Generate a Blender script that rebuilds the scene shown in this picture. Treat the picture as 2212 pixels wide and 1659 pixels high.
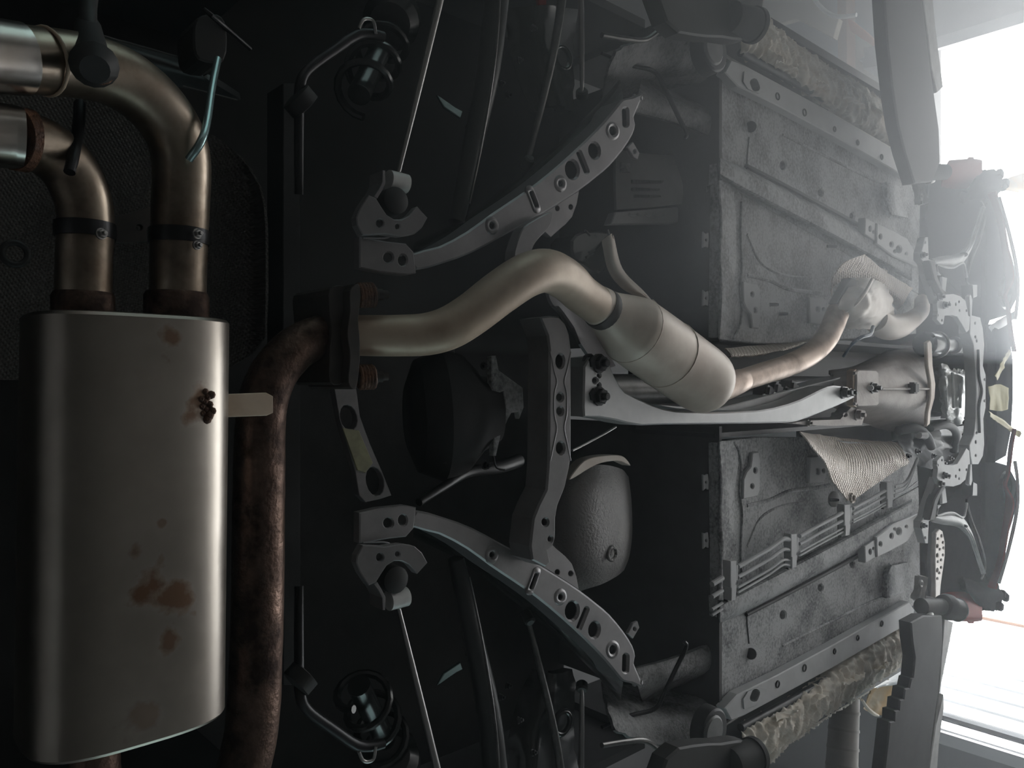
import bpy, bmesh, math, random
from mathutils import Vector, Matrix, noise
from mathutils.geometry import tessellate_polygon
for o in list(bpy.data.objects): bpy.data.objects.remove(o)
SC = bpy.context.scene; COL = SC.collection
V = Vector; R = math.radians
# ------------------------------------------------------------------ camera
F = 1670.0; CX, CY = 1106.0, 829.5; TH = R(48); CZ = 1.25
cs, sn = math.cos(TH), math.sin(TH)
cam = bpy.data.cameras.new('camera'); cam.sensor_fit = 'HORIZONTAL'; cam.sensor_width = 36
cam.lens = F / 2212 * 36; cam.clip_start = .02; cam.clip_end = 200
camo = bpy.data.objects.new('camera', cam); COL.objects.link(camo)
camo.matrix_world = Matrix(((0, 1, 0, 0), (sn, 0, -cs, 0), (-cs, 0, -sn, CZ), (0, 0, 0, 1)))
SC.camera = camo
# ------------------------------------------------------------------ light
SC.cycles.max_bounces = 7; SC.cycles.diffuse_bounces = 4; SC.cycles.glossy_bounces = 3
SC.view_settings.view_transform = 'Standard'; SC.view_settings.look = 'None'
SC.view_settings.gamma = 1; SC.view_settings.use_curve_mapping = False
SC.view_settings.exposure = -.7
W = bpy.data.worlds.new('sky'); SC.world = W; W.use_nodes = True
bg = W.node_tree.nodes['Background']
bg.inputs[0].default_value = (.93, .97, 1, 1); bg.inputs[1].default_value = 12.0
VEIL = 0.03; VEIL_R = 0.24
DOOR = (-2.12, 2.05, 3.02); YW = 5.0
pl = bpy.data.lights.new('door_daylight', 'AREA'); pl.shape = 'RECTANGLE'; pl.size = DOOR[1] - DOOR[0]; pl.size_y = DOOR[2]
pl.cycles.is_portal = True
plo = bpy.data.objects.new('door_daylight', pl); COL.objects.link(plo)
plo.location = ((DOOR[0] + DOOR[1]) / 2, YW + .1, DOOR[2] / 2); plo.rotation_euler = (R(-90), 0, 0)
for s_ in (-1, 1):
    wl = bpy.data.lights.new('window_daylight', 'AREA'); wl.shape = 'RECTANGLE'; wl.size = 2.0; wl.size_y = 1.4; wl.cycles.is_portal = True
    wo = bpy.data.objects.new('window_daylight', wl); COL.objects.link(wo); wo.location = (s_ * 3.42, 1.4, 1.6); wo.rotation_euler = (R(90), 0, R(90) * s_)
su = bpy.data.lights.new('sun', 'SUN'); su.energy = 7; su.angle = R(.6); su.color = (1, .98, .95)
suo = bpy.data.objects.new('sun', su); COL.objects.link(suo)
suo.rotation_euler = V((math.sin(R(26)), -math.cos(R(26)), -math.tan(R(11)))).to_track_quat('-Z', 'Y').to_euler()
# ------------------------------------------------------------------ rays: a traced point gets its own height (or depth) in the room
def ray(px, py):
    u = (px - CX) / F; r = -(py - CY) / F
    return V((r, cs + u * sn, sn - u * cs))
CAM = V((0, 0, CZ))
def at(px, py, z): d = ray(px, py); return CAM + d * (z / d.z)
def aty(px, py, y): d = ray(px, py); return CAM + d * (y / d.y)
def ppm(p): # pixels per metre at a point
    d = p - CAM; return F / (d.y * cs + d.z * sn)
def ZP(z, sy=0, sx=0):
    def f(px, py):
        d = ray(px, py); return CAM + d * (z / (d.z - sy * d.y - sx * d.x))
    return f
def YP(y): return lambda px, py: aty(px, py, y)
UP = V((0, 0, 1)); YB = V((0, 1, 0))
def mir(pts): return [(p[0], 1686 - p[1]) + tuple(p[2:]) for p in pts]
# ------------------------------------------------------------------ materials
MATS = {}
def mat(name, c1, c2=None, scale=8, rough=.5, metal=0, bump=0, bscale=120, spec=.5, spots=None, r2=None, lo=.4, hi=.65, spots_col=(.09, .035, .012), detail=5, weave=0, emis=None, speck=0, sscale=420):
    m = bpy.data.materials.new(name); m.use_nodes = True; N = m.node_tree.nodes; L = m.node_tree.links
    b = N['Principled BSDF']; b.inputs['Metallic'].default_value = metal; b.inputs['Roughness'].default_value = rough
    b.inputs['Specular IOR Level'].default_value = spec
    tc = N.new('ShaderNodeTexCoord'); co = tc.outputs['Object']
    b.inputs['Base Color'].default_value = (*c1, 1)
    out = None
    if c2 is not None:
        n = N.new('ShaderNodeTexNoise'); n.inputs['Scale'].default_value = scale; n.inputs['Detail'].default_value = detail; n.inputs['Roughness'].default_value = .65
        L.new(co, n.inputs['Vector'])
        r = N.new('ShaderNodeMapRange'); r.inputs[1].default_value = lo; r.inputs[2].default_value = hi; fo = n.outputs['Fac']
        if speck:
            n3 = N.new('ShaderNodeTexNoise'); n3.inputs['Scale'].default_value = sscale; n3.inputs['Detail'].default_value = 2; L.new(co, n3.inputs['Vector'])
            a3 = N.new('ShaderNodeMath'); a3.operation = 'MULTIPLY_ADD'; a3.inputs[1].default_value = speck; L.new(n3.outputs['Fac'], a3.inputs[0]); L.new(fo, a3.inputs[2])
            s3 = N.new('ShaderNodeMath'); s3.operation = 'SUBTRACT'; s3.inputs[1].default_value = speck * .5; L.new(a3.outputs[0], s3.inputs[0]); fo = s3.outputs[0]
        L.new(fo, r.inputs[0])
        mx = N.new('ShaderNodeMix'); mx.data_type = 'RGBA'; mx.inputs['A'].default_value = (*c1, 1); mx.inputs['B'].default_value = (*c2, 1)
        L.new(r.outputs[0], mx.inputs['Factor']); out = mx.outputs['Result']
        if r2 is not None:
            q = N.new('ShaderNodeMapRange'); q.inputs[3].default_value = rough; q.inputs[4].default_value = r2
            L.new(r.outputs[0], q.inputs[0]); L.new(q.outputs[0], b.inputs['Roughness'])
    if spots:
        n2 = N.new('ShaderNodeTexNoise'); n2.inputs['Scale'].default_value = 38; n2.inputs['Detail'].default_value = 6; L.new(co, n2.inputs['Vector'])
        fac = None
        for (p, rad, amt) in spots:
            d = N.new('ShaderNodeVectorMath'); d.operation = 'DISTANCE'; d.inputs[1].default_value = p; L.new(co, d.inputs[0])
            a = N.new('ShaderNodeMath'); a.operation = 'MULTIPLY_ADD'; a.inputs[1].default_value = rad * 3.0; L.new(n2.outputs['Fac'], a.inputs[0]); L.new(d.outputs['Value'], a.inputs[2])
            q = N.new('ShaderNodeMapRange'); q.inputs[1].default_value = rad * 2.35; q.inputs[2].default_value = rad * 1.85
            q.inputs[3].default_value = 0; q.inputs[4].default_value = amt; L.new(a.outputs[0], q.inputs[0])
            if fac is None: fac = q.outputs[0]
            else:
                mm = N.new('ShaderNodeMath'); mm.operation = 'MAXIMUM'; L.new(fac, mm.inputs[0]); L.new(q.outputs[0], mm.inputs[1]); fac = mm.outputs[0]
        mx = N.new('ShaderNodeMix'); mx.data_type = 'RGBA'; mx.inputs['B'].default_value = (*spots_col, 1)
        if out: L.new(out, mx.inputs['A'])
        else: mx.inputs['A'].default_value = (*c1, 1)
        L.new(fac, mx.inputs['Factor']); out = mx.outputs['Result']
        iv = N.new('ShaderNodeMapRange'); iv.inputs[3].default_value = metal; iv.inputs[4].default_value = metal * .9; L.new(fac, iv.inputs[0]); L.new(iv.outputs[0], b.inputs['Metallic'])
        iv = N.new('ShaderNodeMapRange'); iv.inputs[3].default_value = rough; iv.inputs[4].default_value = .7; L.new(fac, iv.inputs[0]); L.new(iv.outputs[0], b.inputs['Roughness'])
    if out: L.new(out, b.inputs['Base Color'])
    hgt = None
    if weave:
        w = []
        for dr in ('X', 'Y'):
            t = N.new('ShaderNodeTexWave'); t.bands_direction = dr; t.inputs['Scale'].default_value = weave; t.inputs['Distortion'].default_value = .3
            mp = N.new('ShaderNodeMapping'); mp.inputs['Rotation'].default_value = (0, 0, .6); L.new(co, mp.inputs[0]); L.new(mp.outputs[0], t.inputs['Vector']); w.append(t)
        a = N.new('ShaderNodeMath'); a.operation = 'MULTIPLY'; L.new(w[0].outputs['Fac'], a.inputs[0]); L.new(w[1].outputs['Fac'], a.inputs[1]); hgt = a.outputs[0]
    elif bump:
        n = N.new('ShaderNodeTexNoise'); n.inputs['Scale'].default_value = bscale; n.inputs['Detail'].default_value = 3; L.new(co, n.inputs['Vector']); hgt = n.outputs['Fac']
    if hgt:
        bp = N.new('ShaderNodeBump'); bp.inputs['Strength'].default_value = bump; bp.inputs['Distance'].default_value = .005 if weave else .003
        L.new(hgt, bp.inputs['Height']); L.new(bp.outputs[0], b.inputs['Normal'])
    if emis:
        b.inputs['Emission Color'].default_value = (*emis[0], 1); b.inputs['Emission Strength'].default_value = emis[1]
    MATS[name] = m; return m
# ------------------------------------------------------------------ object helpers
def tag(o, label=None, cat=None, group=None, kind=None):
    if label: o['label'] = label
    if cat: o['category'] = cat
    if group: o['group'] = group
    if kind: o['kind'] = kind
    return o
def thing(name, label, cat, loc, group=None, kind=None):
    o = bpy.data.objects.new(name, None); COL.objects.link(o); o.location = loc; o.empty_display_size = .05
    return tag(o, label, cat, group, kind)
def link(name, verts, faces, m, parent=None, smooth=40, T=None):
    """one mesh object; origin at the centre of its vertices"""
    me = bpy.data.meshes.new(name)
    c = sum((V(v) for v in verts), V()) / len(verts)
    if T: c = V(T)
    me.from_pydata([V(v) - c for v in verts], [], faces)
    bm = bmesh.new(); bm.from_mesh(me); bmesh.ops.remove_doubles(bm, verts=bm.verts, dist=1e-6)
    bmesh.ops.recalc_face_normals(bm, faces=bm.faces); bm.to_mesh(me); bm.free()
    me.materials.append(MATS[m] if isinstance(m, str) else m)
    if smooth:
        me.polygons.foreach_set('use_smooth', [True] * len(me.polygons)); me.set_sharp_from_angle(angle=R(smooth))
    o = bpy.data.objects.new(name, me); COL.objects.link(o); o.location = c
    if parent:
        o.parent = parent; bpy.context.view_layer.update() if False else None
        l = V(); q = parent
        while q: l += q.location; q = q.parent
        o.location = c - l
    return o
def cr(pts, n, closed=False):
    """Catmull-Rom through tuples of any length"""
    P = [tuple(map(float, p)) for p in pts]; out = []; k = len(P)
    rng = range(k) if closed else range(k - 1)
    for i in rng:
        p1, p2 = P[i], P[(i + 1) % k]
        p0 = P[(i - 1) % k] if closed or i > 0 else tuple(2 * a - b for a, b in zip(p1, p2))
        p3 = P[(i + 2) % k] if closed or i + 2 < k else tuple(2 * a - b for a, b in zip(p2, p1))
        for j in range(n):
            t = j / n
            out.append(tuple(.5 * (2 * b + (c - a) * t + (2 * a - 5 * b + 4 * c - d) * t * t + (3 * b - a - 3 * c + d) * t ** 3) for a, b, c, d in zip(p0, p1, p2, p3)))
    if not closed: out.append(P[-1])
    return out
def ell(cx, cy, rx, ry, a=0, n=14):
    a = R(a); c, s = math.cos(a), math.sin(a); o = []
    for i in range(n):
        t = 2 * math.pi * i / n; x, y = rx * math.cos(t), ry * math.sin(t); o.append((cx + x * c - y * s, cy + x * s + y * c))
    return o
def slot(x0, y0, x1, y1, w, n=6):
    d = V((x1 - x0, y1 - y0)).normalized(); a = math.atan2(d.y, d.x); o = []
    for (x, y, b) in ((x1, y1, a - math.pi / 2), (x0, y0, a + math.pi / 2)):
        for i in range(n + 1):
            t = b + math.pi * i / n; o.append((x + w * math.cos(t), y + w * math.sin(t)))
    return o
def area2(l): return sum(l[i][0] * l[(i + 1) % len(l)][1] - l[(i + 1) % len(l)][0] * l[i][1] for i in range(len(l)))
def inset(l, d):
    """towards the solid side; outer loops ccw, holes cw"""
    k = len(l); o = []
    for i in range(k):
        a, b, c = V(l[i - 1][:2]), V(l[i][:2]), V(l[(i + 1) % k][:2])
        n = V((0, 0))
        for e in ((b - a), (c - b)):
            if e.length > 1e-9: e = e.normalized(); n += V((-e.y, e.x))
        if n.length > 1e-9: n = n.normalized()
        o.append((b.x + n.x * d, b.y + n.y * d))
    return o
def sheet(name, loop, m, pos, t=.006, holes=(), parent=None, bev=1.5, **k):
    for f in (1, .6, .35, .15, .05):
        o = sheet_(name, loop, m, pos, t, holes, parent, bev * f, last=(f == .05), **k)
        if o: return o
def sheet_(name, loop, m, pos, t=.006, holes=(), parent=None, bev=1.5, smooth=0, ext=UP, hollow=False, ang=14, ch=None, last=False):
    """a pressed plate: traced outline (px) put on a surface pos(px,py), with real holes, chamfered edge and folded depth t along ext.
    hollow: an open channel (walls + face), else a closed plate"""
    if isinstance(pos, (int, float)): pos = ZP(pos)
    lp = cr(loop, smooth, True) if smooth else [tuple(p) for p in loop]
    lp = [p[:2] for p in lp]
    if area2(lp) < 0: lp = lp[::-1]
    hs = []
    for h in holes:
        h = [p[:2] for p in h]
        if area2(h) > 0: h = h[::-1]
        hs.append(h)
    loops = [lp] + hs; verts = []; faces = []; ex = V(ext)
    ring0 = []; flat = []
    for l in loops:
        ins = inset(l, bev); base = len(verts)
        k = len(l); sc = ch if ch else 1 / ppm(pos(*l[0])) * bev
        td = max(min(t, .005), sc * 1.05) if (hollow and l is not lp) else max(t, sc * 1.05)
        verts += [pos(*p) for p in ins]; verts += [pos(*p) + ex * sc for p in l]; verts += [pos(*p) + ex * td for p in l]
        for i in range(k):
            j = (i + 1) % k
            faces.append((base + i, base + j, base + k + j, base + k + i)); faces.append((base + k + i, base + k + j, base + 2 * k + j, base + 2 * k + i))
        ring0.append((base, k)); flat.append([V((p[0], p[1], 0)) for p in ins])
    def tarea(tr):
        pts = [q for l in flat for q in l]; return sum(abs((pts[b] - pts[a]).cross(pts[c] - pts[a]).z) for a, b, c in tr) / 2
    want = abs(area2(flat[0])) / 2 - sum(abs(area2(l)) / 2 for l in flat[1:])
    best = None
    for jit in (0, .013, .05, .11):
        fj = [[V((q.x + jit * math.sin(q.y * 1.7 + i), q.y + jit * math.cos(q.x * 2.3), 0)) for q in l] for i, l in enumerate(flat)]
        tri = tessellate_polygon(fj); err = abs(tarea(tri) - want) / want
        if best is None or err < best[0]: best = (err, tri)
        if err < .004: break
    tri = best[1]
    if best[0] > .008:
        if not last: return None
        print('SHEETWARN', name, loop[0], round(best[0], 3))
    idx = []
    for (b, k) in ring0: idx += [(b + i, b + 2 * k + i) for i in range(k)]
    for a, b, c in tri:
        faces.append((idx[a][0], idx[b][0], idx[c][0]))
        if not hollow: faces.append((idx[a][1], idx[b][1], idx[c][1]))
    return link(name, verts, faces, m, parent, ang)
def frames(P):
    T = []
    for i in range(len(P)):
        a = P[max(0, i - 1)]; b = P[min(len(P) - 1, i + 1)]; T.append((b - a).normalized())
    n = T[0].orthogonal().normalized(); out = []
    for t in T:
        n = (n - t * n.dot(t)).normalized(); out.append((n, t.cross(n)))
    return out
def tube3(name, P, rad, m, parent=None, seg=20, cap=True, smooth=35, wob=0, T=None):
    fr = frames(P); vs = []; fs = []
    for i, p in enumerate(P):
        r = rad[i] if isinstance(rad, (list, tuple)) else rad; n, b = fr[i]
        for j in range(seg):
            t = 2 * math.pi * j / seg; q = r
            if wob: q *= 1 + wob * noise.noise(p * 40 + V((j * .7, 0, 0)))
            vs.append(p + n * (q * math.cos(t)) + b * (q * math.sin(t)))
    for i in range(len(P) - 1):
        for j in range(seg):
            k = (j + 1) % seg; fs.append((i * seg + j, i * seg + k, (i + 1) * seg + k, (i + 1) * seg + j))
    if cap: fs.append(tuple(range(seg))); fs.append(tuple(range((len(P) - 1) * seg, len(P) * seg)))
    return link(name, vs, fs, m, parent, smooth, T)
def tube(name, pts, m, parent=None, n=8, seg=20, **k):
    """pts (px,py,height,radius in px)"""
    Q = cr(pts, n) if n > 1 else pts; P = []; rad = []
    for q in Q:
        p = at(q[0], q[1], q[2]); P.append(p); rad.append(q[3] / ppm(p))
    return tube3(name, P, rad, m, parent, seg, **k)
def lathe(name, a, b, prof, m, parent=None, seg=24, smooth=35):
    """profile (t along a-b, radius m)"""
    ax = (b - a); P = [a + ax * t for t, r in prof]; d = ax.normalized(); n = d.orthogonal().normalized(); c = d.cross(n); vs = []; fs = []
    for (t, r), p in zip(prof, P):
        for j in range(seg):
            w = 2 * math.pi * j / seg; vs.append(p + n * (max(r, 1e-5) * math.cos(w)) + c * (max(r, 1e-5) * math.sin(w)))
    for i in range(len(P) - 1):
        for j in range(seg):
            k = (j + 1) % seg; fs.append((i * seg + j, i * seg + k, (i + 1) * seg + k, (i + 1) * seg + j))
    fs.append(tuple(range(seg))); fs.append(tuple(range((len(P) - 1) * seg, len(P) * seg)))
    return link(name, vs, fs, m, parent, smooth)
def box(name, c, s, m, parent=None, rz=0, bev=.004, rot=None):
    bm = bmesh.new(); bmesh.ops.create_cube(bm, size=1); bmesh.ops.scale(bm, vec=V(s), verts=bm.verts)
    if bev: bmesh.ops.bevel(bm, geom=list(bm.edges), offset=min(bev, min(s) * .3), segments=2, affect='EDGES')
    M = rot if rot else Matrix.Rotation(rz, 3, 'Z')
    vs = [M @ v.co + V(c) for v in bm.verts]; fs = [[v.index for v in f.verts] for f in bm.faces]; bm.free()
    return link(name, vs, fs, m, parent, 30)
def loft(name, rows, m, parent=None, nu=4, nv=4, t=.004, wr=0, wf=20, closed=False, smooth=60, pts3=False, ext=None):
    """rows of (px,py,height) -> smooth skin with thickness; wr = wrinkle depth"""
    G = [cr(r, nu) for r in rows]; cols = len(G[0]); H = []
    for j in range(cols): H.append(cr([g[j] for g in G], nv))
    nr = len(H[0]); P = [[(V(H[j][i]) if pts3 else at(*H[j][i][:3])) for j in range(cols)] for i in range(nr)]
    vs = []; fs = []
    def nrm(i, j):
        a = P[min(i + 1, nr - 1)][j] - P[max(i - 1, 0)][j]; b = P[i][min(j + 1, cols - 1)] - P[i][max(j - 1, 0)]
        n = a.cross(b); n = n.normalized() if n.length > 1e-12 else UP.copy()
        return n if n.dot(CAM - P[i][j]) < 0 else -n
    for i in range(nr):
        for j in range(cols):
            p = P[i][j]; n = nrm(i, j)
            if wr: p = p + n * (wr * (noise.noise(V((p.x * wf * .8, p.y * wf * 2.2, p.z * wf * .8))) + .5 * noise.noise(p * wf * 3)))
            vs.append(p)
    k = nr * cols
    for i in range(nr):
        for j in range(cols): vs.append(vs[i * cols + j] + (V(ext) if ext else nrm(i, j)) * t)
    for i in range(nr - 1):
        for j in range(cols - 1):
            a = i * cols + j; f = (a, a + 1, a + cols + 1, a + cols); fs.append(f); fs.append(tuple(k + q for q in f[::-1]))
    for i in range(nr - 1):
        for j in (0, cols - 1): a = i * cols + j; fs.append((a, a + cols, k + a + cols, k + a))
    for j in range(cols - 1):
        for i in (0, nr - 1): a = i * cols + j; fs.append((a, a + 1, k + a + 1, k + a))
    return link(name, vs, fs, m, parent, smooth)
def bolt(px, py, z, r, parent, m='bolt_black', stud=True, ax=None, name='bolt', h=1.0):
    """hex head on a flange, with the stud end; r in px"""
    p = at(px, py, z); s = r / ppm(p); d = V(ax).normalized() if ax else V((0, 0, -1)); n = d.orthogonal().normalized(); c = d.cross(n); vs = []; fs = []
    prof = [(-.2, 1.25, 12), (.25, 1.25, 12), (.3, 1.0, 6), (1.1 * h, 1.0, 6), (1.2 * h, .85, 6)]
    if stud: prof += [(1.2 * h, .5, 12), (1.9 * h, .5, 12), (2.0 * h, .4, 12)]
    for t, q, k in prof:
        for j in range(12):
            w = 2 * math.pi * j / 12; rr = q * s
            if k == 6 and j % 2: rr *= .866
            vs.append(p + d * (t * s) + n * (rr * math.cos(w)) + c * (rr * math.sin(w)))
    for i in range(len(prof) - 1):
        for j in range(12): k = (j + 1) % 12; fs.append((i * 12 + j, i * 12 + k, i * 12 + 12 + k, i * 12 + 12 + j))
    fs.append(tuple(range(12))); fs.append(tuple(range(len(vs) - 12, len(vs))))
    return link(name, vs, fs, m, parent, 30)
def ring(name, px, py, z, rpx, tpx, m, parent=None, ax=None, ry=1):
    p = at(px, py, z); k = ppm(p); r = rpx / k; t = tpx / k; d = V(ax).normalized() if ax else UP; n = d.orthogonal().normalized(); c = d.cross(n)
    vs = []; fs = []; A, B = 24, 8
    for i in range(A):
        w = 2 * math.pi * i / A; e = n * math.cos(w) + c * math.sin(w)
        for j in range(B):
            q = 2 * math.pi * j / B; vs.append(p + e * (r + t * math.cos(q)) + d * (t * math.sin(q)))
    for i in range(A):
        for j in range(B): fs.append((i * B + j, i * B + (j + 1) % B, ((i + 1) % A) * B + (j + 1) % B, ((i + 1) % A) * B + j))
    return link(name, vs, fs, m, parent, 60)
def coil(name, a, b, r, turns, wire, m, parent=None):
    ax = b - a; d = ax.normalized(); n = d.orthogonal().normalized(); c = d.cross(n); P = []
    K = int(turns * 16)
    for i in range(K + 1):
        w = 2 * math.pi * i / 16; P.append(a + ax * (i / K) + n * (r * math.cos(w)) + c * (r * math.sin(w)))
    return tube3(name, P, wire, m, parent, 8)
# ------------------------------------------------------------------ the muffler's stains need its centre
MUF = V((-.14, .230, CZ + .83))
def mufpt(px, py, rad, amt=1): return (tuple(at(px, py, .757) - MUF), rad, amt)
mat('muffler_steel', (.42, .38, .335), (.33, .295, .26), scale=5, rough=.34, metal=1, r2=.43, spots_col=(.13, .06, .025),
    spots=[mufpt(375, 738, .017, .8), mufpt(330, 1258, .024, .9), mufpt(372, 1285, .02, .85), mufpt(366, 1378, .016, .8), mufpt(292, 1195, .010, .7), mufpt(315, 1545, .02, .5), mufpt(425, 870, .022, .8),
           mufpt(425, 1330, .006, .8), mufpt(448, 1255, .005, .8), mufpt(352, 1130, .005, .6)])
mat('old_pipe', (.36, .27, .20), (.10, .07, .05), scale=14, rough=.33, metal=.95, r2=.6, lo=.38, hi=.68, bump=.15, bscale=160)
mat('dark_pipe', (.20, .13, .10), (.035, .022, .018), scale=16, rough=.36, metal=.9, r2=.65, lo=.35, hi=.62, bump=.35, bscale=190)
mat('tail_pipe', (.36, .30, .24), (.11, .075, .05), scale=10, rough=.3, metal=.95, r2=.5, lo=.42, hi=.7)
mat('tip_steel', (.55, .53, .50), (.42, .38, .34), scale=9, rough=.25, metal=1)
mat('mid_pipe', (.60, .485, .375), (.36, .26, .185), scale=9, rough=.42, metal=.25, r2=.55, lo=.40, hi=.75)
RES = at(1440, 760, .80)
def respt(x, y, r, a): return (tuple(at(x, y, .757) - RES), r, a)
mat('resonator', (.74, .64, .55), (.64, .52, .44), scale=9, rough=.45, metal=.12, r2=.55)
mat('resonator_body', (.74, .64, .55), (.60, .49, .41), scale=9, rough=.45, metal=.15, r2=.55, spots_col=(.72, .27, .22), spots=[respt(1462, 770, .006, .8), respt(1450, 758, .006, .8), respt(1475, 780, .006, .7), respt(1412, 742, .007, .5)])
mat('front_pipe', (.68, .53, .44), (.34, .24, .18), scale=15, rough=.4, metal=.45, r2=.55, lo=.45, hi=.72)
mat('rust', (.16, .075, .04), (.06, .03, .02), scale=60, rough=.6, metal=.4, bump=.8, bscale=220)
mat('cradle_paint', (.235, .224, .229), (.19, .181, .186), scale=20, rough=.32, metal=.3, spec=.6)
mat('bar_alloy', (.44, .44, .44), (.40, .40, .40), scale=30, rough=.42, metal=.6)
mat('cast_alloy', (.37, .34, .32), (.29, .26, .24), scale=18, rough=.55, metal=.45, bump=.2, bscale=160)
mat('bright_alloy', (.70, .70, .68), (.56, .56, .55), scale=22, rough=.38, metal=.3, bump=.12, bscale=90)
mat('primer', (.50, .505, .51), (.10, .10, .105), scale=7, rough=.6, bump=.3, bscale=300, lo=.40, hi=.66, detail=7, speck=.5, sscale=150)
mat('primer_dark', (.24, .24, .245), (.05, .05, .052), scale=12, rough=.6, bump=.5, bscale=260, lo=.38, hi=.66, detail=6, speck=.5, sscale=150)
mat('primer_clean', (.52, .52, .525), (.46, .46, .465), scale=20, rough=.5)
mat('tank', (.36, .35, .345), (.28, .27, .265), scale=9, rough=.55, bump=.9, bscale=210, spec=.5)
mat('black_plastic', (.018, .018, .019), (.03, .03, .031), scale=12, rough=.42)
mat('black_gloss', (.012, .013, .013), None, rough=.22, spec=.7)
mat('hose_rubber', (.02, .02, .02), None, rough=.6)
mat('link_steel', (.17, .165, .16), (.10, .098, .095), scale=30, rough=.34, metal=.7)
mat('rod_steel', (.36, .35, .34), None, rough=.3, metal=.85)
mat('bolt_black', (.035, .035, .037), None, rough=.35, metal=.7)
mat('dirty_brown', (.045, .035, .03), (.022, .018, .016), scale=20, rough=.6)
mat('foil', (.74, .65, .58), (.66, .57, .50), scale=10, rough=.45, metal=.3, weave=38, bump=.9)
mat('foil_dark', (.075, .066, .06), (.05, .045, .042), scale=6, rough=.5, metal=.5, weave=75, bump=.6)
mat('shield_plain', (.60, .54, .48), (.50, .43, .37), scale=16, rough=.5, metal=.25)
mat('paper', (.90, .84, .75), (.74, .64, .53), scale=22, rough=.75, bump=.3, bscale=60)
mat('paper_amber', (.60, .38, .16), (.5, .42, .3), scale=6, rough=.7)
mat('film', (.85, .88, .90), None, rough=.35)
mat('tape_yellow', (.62, .55, .28), None, rough=.5)
mat('red_paint', (.24, .022, .014), None, rough=.6, spec=.15)
mat('green_brace', (.30, .29, .17), (.2, .19, .12), scale=40, rough=.6)
mat('lift_grey', (.05, .048, .047), (.038, .037, .036), scale=14, rough=.6, spec=.3)
mat('lift_pale', (.50, .50, .49), (.36, .35, .34), scale=18, rough=.5)
mat('pad_rubber', (.05, .05, .052), None, rough=.55)
mat('pad_face', (.20, .20, .20), (.14, .14, .14), scale=25, rough=.5)
mat('concrete', (.19, .18, .17), (.13, .125, .12), scale=2.5, rough=.8, bump=.2, bscale=40)
mat('apron', (.55, .54, .52), (.45, .44, .42), scale=1.5, rough=.85)
mat('wall_grey', (.40, .40, .41), (.36, .36, .37), scale=1.5, rough=.85)
mat('ceiling_grey', (.24, .24, .245), (.2, .2, .205), scale=1.5, rough=.9)
mat('door_white', (.86, .87, .88), None, rough=.5)
mat('timber', (.42, .27, .20), (.34, .21, .15), scale=8, rough=.7)
mat('orange_paint', (.62, .22, .12), None, rough=.5)
mat('cream_panel', (.62, .57, .48), (.55, .5, .42), scale=3, rough=.6)
mat('duct', (.44, .42, .40), (.38, .36, .34), scale=8, rough=.55)
mat('wire_blue', (.05, .09, .16), None, rough=.4)
mat('disc_steel', (.50, .47, .45), (.40, .36, .33), scale=30, rough=.45, metal=.5)
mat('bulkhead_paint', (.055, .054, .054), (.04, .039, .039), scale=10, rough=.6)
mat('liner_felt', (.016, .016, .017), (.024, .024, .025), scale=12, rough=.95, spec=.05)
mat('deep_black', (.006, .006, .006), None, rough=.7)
mat('glint_teal', (.35, .48, .48), None, rough=.25, metal=.8)  # teal of side daylight put into the metal colour

# ================================================================== the garage
def struct(name, o): tag(o, kind='structure'); return o
XW = 3.3; YB0 = -3.2; HC = 4.6
def quadbox(name, x0, x1, y0, y1, z0, z1, m, parent=None, bev=.0): return box(name, ((x0 + x1) / 2, (y0 + y1) / 2, (z0 + z1) / 2), (x1 - x0, y1 - y0, z1 - z0), m, parent, bev=bev)
struct('floor', quadbox('floor', -XW, XW, YB0, YW + .15, -.1, 0, 'concrete'))
struct('floor_apron', quadbox('floor_apron', -9, 9, YW + .15, YW + 12, -.12, -.01, 'apron'))
struct('ceiling', quadbox('ceiling', -XW - .1, XW + .1, YB0 - .1, YW + .15, HC, HC + .1, 'ceiling_grey'))
WY = (.4, 2.4); WZ = (.9, 2.3)
gm = bpy.data.materials.new('tinted_glass'); gm.use_nodes = True; gn = gm.node_tree; gn.nodes.remove(gn.nodes['Principled BSDF'])
gt = gn.nodes.new('ShaderNodeBsdfTransparent'); gt.inputs[0].default_value = (.40, .47, .465, 1); gg = gn.nodes.new('ShaderNodeBsdfGlossy'); gg.inputs['Roughness'].default_value = .03
gx = gn.nodes.new('ShaderNodeMixShader'); gx.inputs[0].default_value = .06; gn.links.new(gt.outputs[0], gx.inputs[1]); gn.links.new(gg.outputs[0], gx.inputs[2]); gn.links.new(gx.outputs[0], gn.nodes['Material Output'].inputs['Surface'])
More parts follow.
